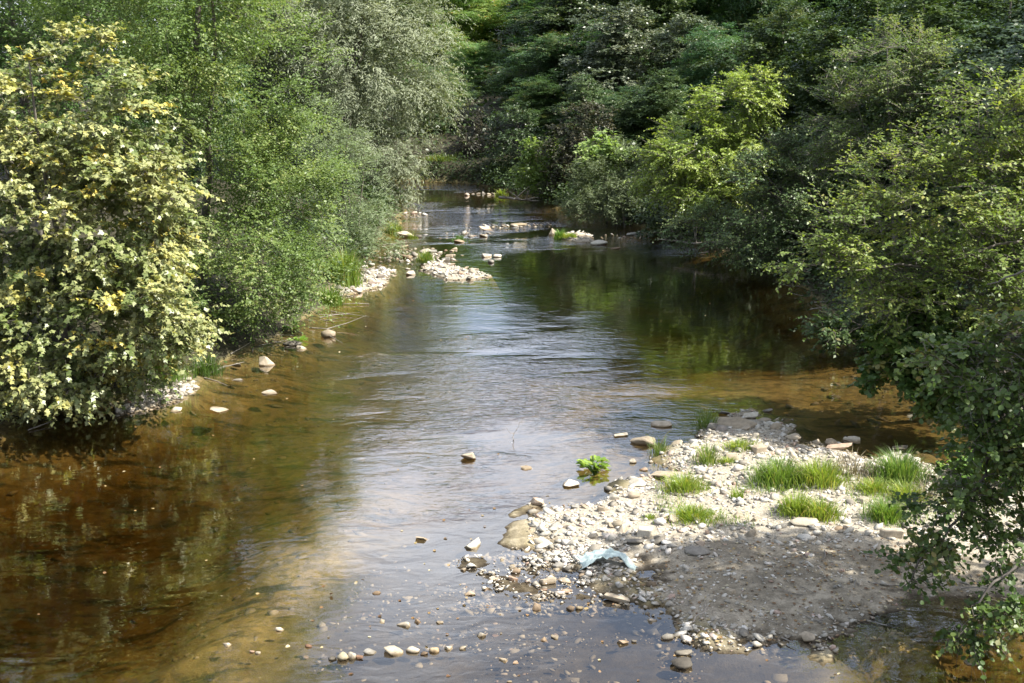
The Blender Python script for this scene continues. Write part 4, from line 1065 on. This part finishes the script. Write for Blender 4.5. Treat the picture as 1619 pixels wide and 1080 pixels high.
groups = [
 ([q for q in in_poly_pts(BAR, 70, rs, 0.15, lambda x, y: d_sun(x, y) * (x < 7.2))], (0.08, 0.22), "pale loose stone among many on the sunlit gravel bar", "pale stones strewn on the sunlit gravel bar"),
 ([q for q in in_poly_pts(SPIT, 18, rs, 0.0)], (0.07, 0.17), "pale rubble stone among many in the low spit running into the shallows", "rubble stones of the spit in the shallows"),
 ([q for q in in_poly_pts(MUD, 14, rs, 0.1, lambda x, y: 1.0 * (x < 5.5))], (0.07, 0.15), "small stone half sunk in the shaded mud", "small stones on the shaded mud"),
 ([q for q in in_poly_pts(ISLE, 18, rs, -0.05)], (0.16, 0.34), "pale stone piled with many on the small stone islet below the riffle", "stones of the islet below the riffle"),
 ([q for q in in_poly_pts(LSH2, 12, rs, -0.1)], (0.14, 0.30), "pale stone on the left gravel shore beneath the willow bush", "stones on the shore beneath the willow bush"),
 ([q for q in in_poly_pts(LSH, 10, rs, -0.15)], (0.08, 0.18), "pale cobble on the left gravel shore below the grass clump", "cobbles below the left grass clump"),
 ([G(px, 307 + random.uniform(-1, 1.5))[:2] for px in (748, 757, 765, 773, 780, 787)], (0.18, 0.34), "small pale stone in the distant stone row before the bend", "stones of the distant row"),
 ([G(random.uniform(610, 720), random.uniform(392, 418))[:2] for _ in range(14)], (0.13, 0.32), "stone scattered in the riffle between the willow and the stone islet", "stones scattered in the riffle"),
]
for ptsq, (s0, s1), lab_, grp in groups:
    for q in ptsq:
        s = s0 + (s1 - s0) * random.random() ** 1.8
        gz = hz(q[0], q[1])
        hh_ = s * random.uniform(0.28, 0.5)
        gz = max(gz, -0.03)
        col_ = random.choice([PALE, WARM, WARM, (0.9, 0.86, 0.78, 1), GREY, BROWN if 'rubble' in lab_ else WARM])
        o = put_stone(q[0], q[1], max(gz, -0.2) - 0.005, s, s * random.uniform(0.6, 0.9), hh_, random.choice(['round', 'angular', 'angular', 'angular', 'slab', 'block']), col_)
        tag(o, lab_, "stone", grp)

def gravel(name, P_, zoff, sizes, seed, mat='pebble', flat=0.6, floor_=-9.0):
    r = np.random.default_rng(seed)
    n = len(P_)
    ico = bmesh.new(); bmesh.ops.create_icosphere(ico, subdivisions=1, radius=0.5)
    IV = np.array([v.co[:] for v in ico.verts]); IF = np.array([[v.index for v in f.verts] for f in ico.faces]); ico.free()
    jit_ = 1 + r.normal(size=(n, len(IV), 1)) * 0.26
    sc = sizes[:, None] * np.stack([r.uniform(0.8, 1.3, n), r.uniform(0.6, 1.0, n), r.uniform(0.28, 0.62, n) * flat / 0.6], -1)
    V = IV[None] * jit_ * sc[:, None]
    a = r.uniform(0, 6.28, n); ca, sa = np.cos(a)[:, None], np.sin(a)[:, None]
    b = r.normal(size=n)[:, None] * 0.3
    X = V[..., 0] * ca - V[..., 1] * sa; Yv = V[..., 0] * sa + V[..., 1] * ca; Z = V[..., 2] + X * b
    z0 = np.maximum(hgt(P_[:, 0], P_[:, 1]), floor_) + zoff + 0.18 * sc[:, 2]
    W = np.stack([X + P_[:, 0:1], Yv + P_[:, 1:2], Z + z0[:, None]], -1).reshape(-1, 3)
    Ft = (np.arange(n)[:, None, None] * len(IV) + IF[None]).reshape(-1, 3)
    o = obj(name, mesh_np(name, W, tris=Ft, mat=M[mat], attrs={"tint": np.repeat(r.random(n), len(IV))}))
    o["kind"] = "stuff"
    return o
r2 = np.random.default_rng(91)
def d_bar(x, y): return np.where(poly_sd(x, y, mudP) > 0.0, 0.13, 1.0) * (x < 9.5) * (0.35 + 0.9 * fbm(x * 1.1, y * 1.1, 5))
CL = G(958, 897, 0.06)[:2] + np.array([0.0, 0.10])
A1 = in_poly_pts(BAR, 9500, r2, -0.15, lambda x, y: d_bar(x, y) * (np.hypot((x - CL[0]) / 0.4, (y - CL[1]) / 0.25) > 1))
A2 = in_poly_pts(SPIT, 1300, r2, -0.35, lambda x, y: sstep(0.40, 0.60, fbm(x * 2.5, y * 2.5, 8)))
A3 = np.concatenate([in_poly_pts(ISLE, 420, r2, -0.15), in_poly_pts(LSH, 350, r2, -0.2), in_poly_pts(LSH2, 320, r2, -0.4), in_poly_pts(BAR2, 160, r2, -0.3)])
A4 = in_poly_pts([G(*p) for p in ((480, 1075), (560, 900), (690, 860), (850, 830), (1000, 930), (1150, 1000), (1100, 1075))], 750, r2, 0, lambda x, y: sstep(0.45, 0.66, fbm(x * 1.6, y * 1.6, 12)))
A6 = in_poly_pts(MUD, 1100, r2, -0.3, lambda x, y: sstep(0.42, 0.6, fbm(x * 1.5, y * 1.5, 19)) * (x < 8))
gravel("gravel", A6, 0.0, np.clip(0.030 * np.exp(r2.normal(size=len(A6)) * 0.55), 0.012, 0.11), 6)
A8 = in_poly_pts(BAR, 1500, r2, -0.45, lambda x, y: (poly_sd(x, y, BAR) < 0.35) * (x < 7) * sstep(0.40, 0.58, fbm(x * 1.9, y * 1.9, 29)))
gravel("gravel", A8, 0.0, np.clip(0.042 * np.exp(r2.normal(size=len(A8)) * 0.6), 0.015, 0.16), 8)
A7 = np.array([G(px_, py_)[:2] for (px_, py_) in [(random.gauss(a_, s_), random.gauss(b_, t_)) for (a_, b_, s_, t_, n_) in
      ((625, 405, 14, 7, 40), (668, 402, 22, 6, 55), (700, 408, 25, 5, 25), (600, 428, 18, 6, 50), (780, 359, 30, 2.5, 40), (840, 356, 20, 1.5, 30), (905, 372, 22, 2.5, 30), (1000, 374, 40, 2, 35), (740, 372, 30, 4, 20), (650, 340, 14, 2, 20)) for _ in range(n_)]])
A7 = A7[(hgt(A7[:, 0], A7[:, 1]) > -1.2) & (hgt(A7[:, 0], A7[:, 1]) < 0.3)]
gravel("riffle_stones", A7, 0.0, np.clip(0.15 * np.exp(r2.normal(size=len(A7)) * 0.4), 0.07, 0.32), 7, floor_=-0.03)
gravel("gravel", A1, 0.0, np.where(poly_sd(A1[:, 0], A1[:, 1], MUD) > 0, 0.55, 1.0) * np.clip(0.040 * np.exp(r2.normal(size=len(A1)) * 0.66), 0.015, 0.20), 1)
gravel("gravel", A2, 0.01, np.clip(0.042 * np.exp(r2.normal(size=len(A2)) * 0.55), 0.018, 0.14), 2)
gravel("gravel", A3, 0.0, np.clip(0.09 * np.exp(r2.normal(size=len(A3)) * 0.4), 0.04, 0.2), 3)
gravel("gravel", A4, 0.045, np.clip(0.030 * np.exp(r2.normal(size=len(A4)) * 0.5), 0.012, 0.08), 4)

# stones lying under the water over the whole bed
A5 = r2.uniform((-12, 10), (9, 34), (3200, 2)); A5 = A5[(hgt(A5[:, 0], A5[:, 1]) < -0.08) & (fbm(A5[:, 0] * 0.8, A5[:, 1] * 0.8, 15) > 0.42)]
o = gravel("submerged_gravel", A5, -0.01, np.clip(0.09 * np.exp(r2.normal(size=len(A5)) * 0.45), 0.03, 0.25), 5, flat=0.4)

# ------------------------------------------------------------------ grasses and small plants
def grass(name, px, py, wpx, hpx, n, label, cat="grass tuft", mat='grass', colr=(1, 1, 1, 1), spread=0.55, wid=0.0042, seed=0, group=None, lowest=0.28):
    r = np.random.default_rng(900 + seed)
    p = G(px, py, 0.05); s = mpp(p[1]) * 1.03
    p = p.copy(); W, H = wpx * s, hpx * s
    p[1] += W * 0.25; p[2] = max(hz(p[0], p[1]), -0.08) - 0.01
    bx = r.normal(size=n) * W * 0.25; by = r.normal(size=n) * W * 0.20
    cut = 1 - 0.5 * np.clip(np.hypot(bx, by) / (W * 0.5), 0, 1)
    h = 1.02 * H * np.maximum(r.uniform(lowest, 1.05, n), r.random(n) < 0.06) * cut
    a = np.arctan2(by, bx) + r.normal(size=n) * 0.9
    le = h * spread * r.uniform(0.2, 1.5, n)
    dx, dy = np.cos(a) * le, np.sin(a) * le
    ts = np.array([0, 0.35, 0.7, 1.0])
    zs = np.array([0, 0.45, 0.83, 1.0])
    hs = ts ** 1.9
    fx, fy = -np.sin(a + r.normal(size=n) * 0.8), np.cos(a + r.normal(size=n) * 0.8)
    ww = wid * r.uniform(0.7, 1.3, n) * max(1.0, p[1] / 18)
    V = []
    for t_, z_, h_, k_ in zip(ts, zs, hs, (0.8, 1.0, 0.7, 0.08)):
        for sg in (-1, 1):
            V.append(np.stack([bx + dx * h_ + sg * fx * ww * k_, by + dy * h_ + sg * fy * ww * k_, h * z_], -1))
    V = np.stack(V, 1).reshape(-1, 3)
    b = np.arange(n)[:, None] * 8
    q = np.concatenate([np.stack([b[:, 0] + 2 * i, b[:, 0] + 2 * i + 1, b[:, 0] + 2 * i + 3, b[:, 0] + 2 * i + 2], -1) for i in range(3)])
    tn = np.where(r.random(n) < 0.07, 1.0, np.clip(r.normal(size=n) * 0.22 + 0.5, 0, 0.9))
    root = empty(name, p)
    o = obj("blades", mesh_np("blades", V, quads=q, mat=M[mat], attrs={"tint": np.repeat(tn, 8)}), root)
    o["kind"] = "stuff"; o.color = colr
    tag(root, label, cat, group)
    return root
LIM = (1.35, 1.22, 0.85, 1)
GR = [
 (1117, 676, 36, 46, 60, "tall thin dark grass tuft behind the grey boulder at the head of the bar", (0.85, 0.85, 0.9, 1), 0.6),
 (1043, 716, 28, 40, 50, "narrow dark grass tuft in the water beside the big sloping boulder", (0.8, 0.8, 0.8, 1), 0.6),
 (1121, 738, 42, 44, 75, "grass tuft with thin stalks at the channel's edge below the white round stone", (0.95, 0.9, 0.8, 1), 0.6),
 (1084, 785, 70, 34, 260, "low bright grass mound at the edge of the gravel by the channel", LIM, 0.8),
 (1166, 798, 22, 22, 60, "tiny grass sprout alone on the gravel left of the biggest clump", LIM, 0.6),
 (1240, 780, 95, 52, 520, "biggest grass clump on the bar, its darker left half", (0.9, 0.95, 0.8, 1), 0.6),
 (1300, 784, 75, 48, 380, "lighter green right half of the biggest grass clump on the bar", LIM, 0.6),
 (1264, 828, 62, 40, 280, "left dome of the round grass clump above the broad flat slab", LIM, 0.7),
 (1300, 833, 60, 38, 280, "right dome of the round grass clump above the broad flat slab", LIM, 0.7),
 (1098, 837, 76, 24, 420, "moss-like yellow-green grass mound in the middle of the gravel", (1.2, 1.15, 0.6, 1), 0.9),
 (1172, 716, 52, 15, 160, "low grass patch between the square block and the tuft with thin stalks", LIM, 0.9),
 (1152, 738, 30, 14, 90, "small low grass patch at the foot of the upright tan block", LIM, 0.9),
 (1425, 775, 80, 58, 380, "tall grass clump near the hanging boughs on the right of the bar", (0.8, 0.9, 0.8, 1), 0.6),
 (1385, 792, 60, 24, 240, "low grass between the biggest clump and the tall clump on the right", LIM, 0.8),
 (1435, 800, 60, 36, 240, "bright short grass in front of the tall clump on the right", LIM, 0.8),
 (1405, 838, 62, 44, 320, "rounded grass clump touching the near alder's leaves", (0.85, 0.95, 0.7, 1), 0.7),
 (1030, 832, 24, 10, 60, "sparse green sprouts on the gravel above the white upright block", LIM, 0.9),
 (252, 615, 70, 62, 420, "tall fresh grass clump on the left shore under the maple's branches", (0.9, 1.0, 0.8, 1), 0.5),
 (322, 590, 50, 40, 180, "dark grass tuft in shade right of the tall fresh clump on the left shore", (0.5, 0.6, 0.5, 1), 0.5),
 (545, 455, 45, 70, 320, "tall bright grass on the left shore where the willow bush begins", (1.1, 1.1, 0.75, 1), 0.4),
 (520, 480, 40, 40, 200, "grass fringe on the left shore below the dull dark bush", (0.8, 0.9, 0.6, 1), 0.6),
 (622, 366, 26, 24, 120, "bright grass under the willow by the pale flat rock", LIM, 0.5),
 (652, 374, 16, 12, 80, "small grass tuft on the right end of the pale flat rock", LIM, 0.6),
 (726, 379, 17, 15, 90, "green tuft growing on the brown hummock in the riffle", (0.7, 0.85, 0.9, 1), 0.5),
 (673, 416, 22, 22, 110, "thin pale grass tuft at the left end of the stone islet", (1.0, 1.0, 0.8, 1), 0.5),
 (885, 376, 16, 18, 110, "dark green tuft between boulders of the far right stone bar", (0.75, 0.95, 0.7, 1), 0.5),
 (900, 377, 26, 9, 120, "low yellow-green moss on the far right stone bar", LIM, 0.9),
 (793, 308, 15, 15, 90, "bright tuft at the right end of the distant stone row", LIM, 0.6),
 (700, 284, 60, 12, 200, "grass strip on the sandy shore at the far bend", (0.8, 0.75, 0.55, 1), 0.6),
]
for i, (px, py, w, h, n_, lab_, colr, sp_) in enumerate(GR):
    grass("grass_tuft", px, py, w, h, int(n_ * 3.0), lab_, colr=colr, spread=sp_, seed=i)
for i, (px, py, w, h, n_, lab_) in enumerate(((1352, 770, 95, 42, 200, "brown dried weeds behind the biggest grass clump"), (1470, 800, 60, 36, 120, "dry straw-coloured weeds beside the hanging boughs"))):
    grass("dry_weed", px, py, w, h, n_, lab_, cat="weeds", mat='dry', spread=0.9, seed=60 + i, wid=0.005)

def leafy(name, px, py, wpx, hpx, n, size, label, mat='herb', seed=0, parts=False, colr=(1, 1, 1, 1)):
    r = np.random.default_rng(700 + seed)
    p = G(px, py, 0.02); s = mpp(p[1]); p[1] += wpx * s * 0.3; p[2] = max(hz(p[0], p[1]), -0.06)
    W, H = wpx * s / 2, hpx * s
    root = empty(name, p)
    lm = [mesh_np("leaf", TPL['oval'][0], quads=TPL['oval'][1], mat=M[mat], attrs={"tint": np.full(6, v)}) for v in (0.2, 0.45, 0.7, 0.9)]
    tb = Tubes()
    for i in range(n):
        a = r.uniform(0, 6.28); d = math.sqrt(r.random()) * W * 0.75; z = H * r.uniform(0.35, 0.9) * (1 - 0.4 * d / W)
        P0 = np.array([math.cos(a) * d, math.sin(a) * d, z])
        tb.add(np.array([[P0[0] * 0.1, P0[1] * 0.1, -0.03], P0 * np.array([0.6, 0.6, 0.7]), P0]), [0.006, 0.005, 0.003], 4)
        A = nrm(np.array([[math.cos(a), math.sin(a), r.uniform(-0.1, 0.7)]])); Nn = np.array([[-math.cos(a) * 0.3, -math.sin(a) * 0.3, 1.0]]) + r.normal(size=(1, 3)) * 0.3
        A, B, Nn = leaf_frame(A, Nn); sz = size * r.uniform(0.7, 1.2)
        o = obj("leaf", lm[r.integers(4)], root); o.color = colr
        mm = np.eye(4); mm[:3, 0], mm[:3, 1], mm[:3, 2], mm[:3, 3] = A[0] * sz, B[0] * sz * 0.8, Nn[0] * sz, P0
        o.matrix_basis = Matrix(mm.tolist())
    obj("stem", tb.mesh("stem", M[mat]), root)
    tag(root, label, "plant")
    return root
leafy("water_plant", 941, 745, 50, 30, 80, 0.125, "bright broad-leaved plant growing in the water left of the gravel bar", seed=1, colr=(1.35, 1.25, 1.0, 1))
leafy("leafy_plant", 472, 540, 22, 12, 24, 0.16, "small broad-leaved plant at the left shore near the blackish wet stone", seed=2, colr=(1.1, 1.1, 0.8, 1))
leafy("leafy_plant", 463, 526, 24, 16, 24, 0.16, "broad-leaved plant under the alder, above the smaller leafy plant", seed=3, colr=(0.9, 1, 0.7, 1))

# ------------------------------------------------------------------ cloth, twigs, driftwood, litter
p = G(958, 897, 0.06)
nu, nv = 36, 16
U, Vv = np.meshgrid(np.linspace(0, 1, nu), np.linspace(0, 1, nv))
cx = (U - 0.5) * 0.72 + 0.05 * np.sin(Vv * 5) ; cyv = (Vv - 0.5) * (0.34 - 0.18 * U) - (U - 0.5) * 0.12
cz = 0.022 * np.sin(15 * (U + 0.7 * Vv) + 6 * fbm(U * 3, Vv * 3, 4, 2)) + 0.03 + 0.09 * np.exp(-((U - 0.62) / 0.22) ** 2) + (np.abs(fbm(U * 9 + Vv * 4, Vv * 3.5 - U * 2, 5, 3) - 0.5)) * 0.15 + (fbm(U * 20, Vv * 7, 6, 2) - 0.5) * 0.012
cz = np.maximum(cz, 0.015) - 0.11 * np.clip(np.abs(U - 0.5) * 2, 0, 1) ** 3
ci_ = np.arange(nu * nv).reshape(nv, nu)
cq = np.stack([ci_[:-1, :-1], ci_[:-1, 1:], ci_[1:, 1:], ci_[1:, :-1]], -1).reshape(-1, 4)
me = mesh_np("cloth", np.stack([cx, cyv, cz], -1).reshape(-1, 3), quads=cq, mat=M['cloth'], smooth=True)
o = obj("cloth", me, loc=(p[0], p[1] + 0.10, 0.10))
sm = o.modifiers.new("thickness", 'SOLIDIFY'); sm.thickness = 0.004
tag(o, "crumpled pale turquoise cloth draped over stones at the gravel's edge", "cloth")

def stick(name, pts, r0, label, cat="branch", side=0, seed=1, mat='wood', loc=None):
    r = np.random.default_rng(seed)
    pts = np.asarray(pts, float); b = pts[0].copy()
    tb = Tubes(); tt = np.linspace(0, len(pts) - 1, len(pts) * 3)
    q = np.stack([np.interp(tt, np.arange(len(pts)), pts[:, j]) for j in range(3)], -1); q[1:-1] += r.normal(size=(len(q) - 2, 3)) * 0.012
    tb.add(q, np.linspace(r0, r0 * 0.35, len(q)), 6)
    for _ in range(side):
        i = r.integers(1, len(q) - 1); d = nrm(r.normal(size=3)) * np.linalg.norm(pts[-1] - pts[0]) * r.uniform(0.15, 0.4); d[2] = abs(d[2])
        tb.add(np.array([q[i], q[i] + d * 0.5 + r.normal(size=3) * 0.02, q[i] + d]), [r0 * 0.5, r0 * 0.35, r0 * 0.2], 5)
    o = obj(name, tb_shift(tb, b, M[mat]), loc=b)
    tag(o, label, cat)
    return o
a = G(807, 700, -0.25); b = G(807, 698, 0.0)
stick("twig", [a, G(808, 698), at(816, 678, b[1] + 0.02), at(828, 660, b[1] + 0.05)], 0.009, "thin bare twig sticking out of the rippled water in mid river", "twig", 1, 3)
stick("fallen_branch", [G(288, 592, 0.02), G(312, 582, 0.12), G(340, 574, 0.2)], 0.03, "fallen grey branch lying at the left shore right of the grass clump", side=3, seed=4)
stick("driftwood", [G(790, 312, 0.1), G(812, 314, 0.25), G(830, 316, 0.12), G(845, 318, 0.1)], 0.07, "bleached dead branches piled at the right end of the distant stone row", side=9, seed=5)
stick("dead_branch", [G(1090, 985, 0.08), G(1112, 968, 0.14), G(1120, 960, 0.12)], 0.012, "reddish twig lying on the shaded mud", side=4, seed=6)
stick("fallen_branch", [at(1180, 380, 40), at(1100, 385, 40.5), at(1040, 378, 42)], 0.05, "dead bough lying along the shaded right shore under the ash", side=6, seed=8)

r3 = np.random.default_rng(8)
L1 = in_poly_pts(MUD, 900, r3, -0.3, lambda x, y: 1.0 * (x < 6))
z = hgt(L1[:, 0], L1[:, 1]); L1 = L1[z > 0.0]; z = z[z > 0.0]
def litter(P3, size, seed):
    r = np.random.default_rng(seed); n = len(P3)
    A = r.normal(size=(n, 3)) * np.array([1, 1, 0.15]); Nn = r.normal(size=(n, 3)) * 0.2 + np.array([0, 0, 1.0])
    o = obj("fallen_leaves", leaves_mesh("fallen_leaves", P3, A, Nn, size * r.uniform(0.6, 1.3, n), r.random(n), 'oval', M['litter'])); o["kind"] = "stuff"
litter(np.stack([L1[:, 0], L1[:, 1], z + 0.012], -1), 0.045, 1)
L2 = np.concatenate([r3.uniform((-7, 11), (5.5, 34), (70, 2)), in_poly_pts(SHAL, 130, r3)])
L2 = L2[hgt(L2[:, 0], L2[:, 1]) < -0.03]
litter(np.stack([L2[:, 0], L2[:, 1], np.full(len(L2), 0.006)], -1), 0.05, 2)

# thin grass and weeds growing between the stones, too many to count
r4 = np.random.default_rng(44)
SP = in_poly_pts([G(*p) for p in ((1040, 790), (1130, 715), (1220, 712), (1330, 745), (1460, 745), (1560, 800), (1560, 850), (1300, 850), (1120, 845), (1040, 830))], 2600, r4, -0.2, lambda x, y: sstep(0.50, 0.66, fbm(x * 1.3, y * 1.3, 27)))
n = len(SP); a = r4.uniform(0, 6.28, n); h = r4.uniform(0.03, 0.13, n); le = h * r4.uniform(0.3, 1.2, n)
B0 = np.stack([SP[:, 0], SP[:, 1], hgt(SP[:, 0], SP[:, 1])], -1)
fx, fy = -np.sin(a) * 0.0045, np.cos(a) * 0.0045
V = []
for t_, z_, k_ in ((0, 0, 1), (0.3, 0.55, 1), (1, 1, 0.1)):
    for sg in (-1, 1):
        V.append(B0 + np.stack([np.cos(a) * le * t_ + sg * fx * k_, np.sin(a) * le * t_ + sg * fy * k_, h * z_], -1))
V = np.stack(V, 1).reshape(-1, 3); b = np.arange(n) * 6
q = np.concatenate([np.stack([b + 2 * i, b + 2 * i + 1, b + 2 * i + 3, b + 2 * i + 2], -1) for i in range(2)])
o = obj("sparse_grass", mesh_np("sparse_grass", V, quads=q, mat=M['grass'], attrs={"tint": np.repeat(np.clip(r4.normal(size=n) * 0.25 + 0.6, 0, 1), 6)}))
o["kind"] = "stuff"

# twigs and flood debris washed up along both shores, too many to count
tb = Tubes(); r5 = np.random.default_rng(55)
for i in range(150):
    if i < 70:
        y = r5.uniform(18, 44); x = np.interp(y, LB[:, 0], LB[:, 1]) + r5.normal() * 0.45
    elif i < 110:
        y = r5.uniform(25, 62); x = np.interp(y, RB[:, 0], RB[:, 1]) + r5.normal() * 0.45
    else:
        q_ = in_poly_pts(MUD, 1, r5)[0]; x, y = q_
    L_ = r5.uniform(0.25, 1.1) * (0.35 if i >= 110 else 1.0); a_ = r5.uniform(0, 6.28)
    z_ = max(hz(x, y), 0.0) + 0.02
    d_ = np.array([math.cos(a_), math.sin(a_), r5.uniform(-0.05, 0.35) * (0.3 if i >= 110 else 1)]) * L_
    p_ = np.array([x, y, z_])
    tb.add(np.array([p_, p_ + d_ * 0.5 + r5.normal(size=3) * 0.03 * L_, p_ + d_]), np.array([0.016, 0.012, 0.006]) * r5.uniform(0.5, 1.3) * (0.6 if i >= 110 else 1), 4)
o = obj("flood_debris", tb.mesh("flood_debris", M['bark_pale'])); o["kind"] = "stuff"
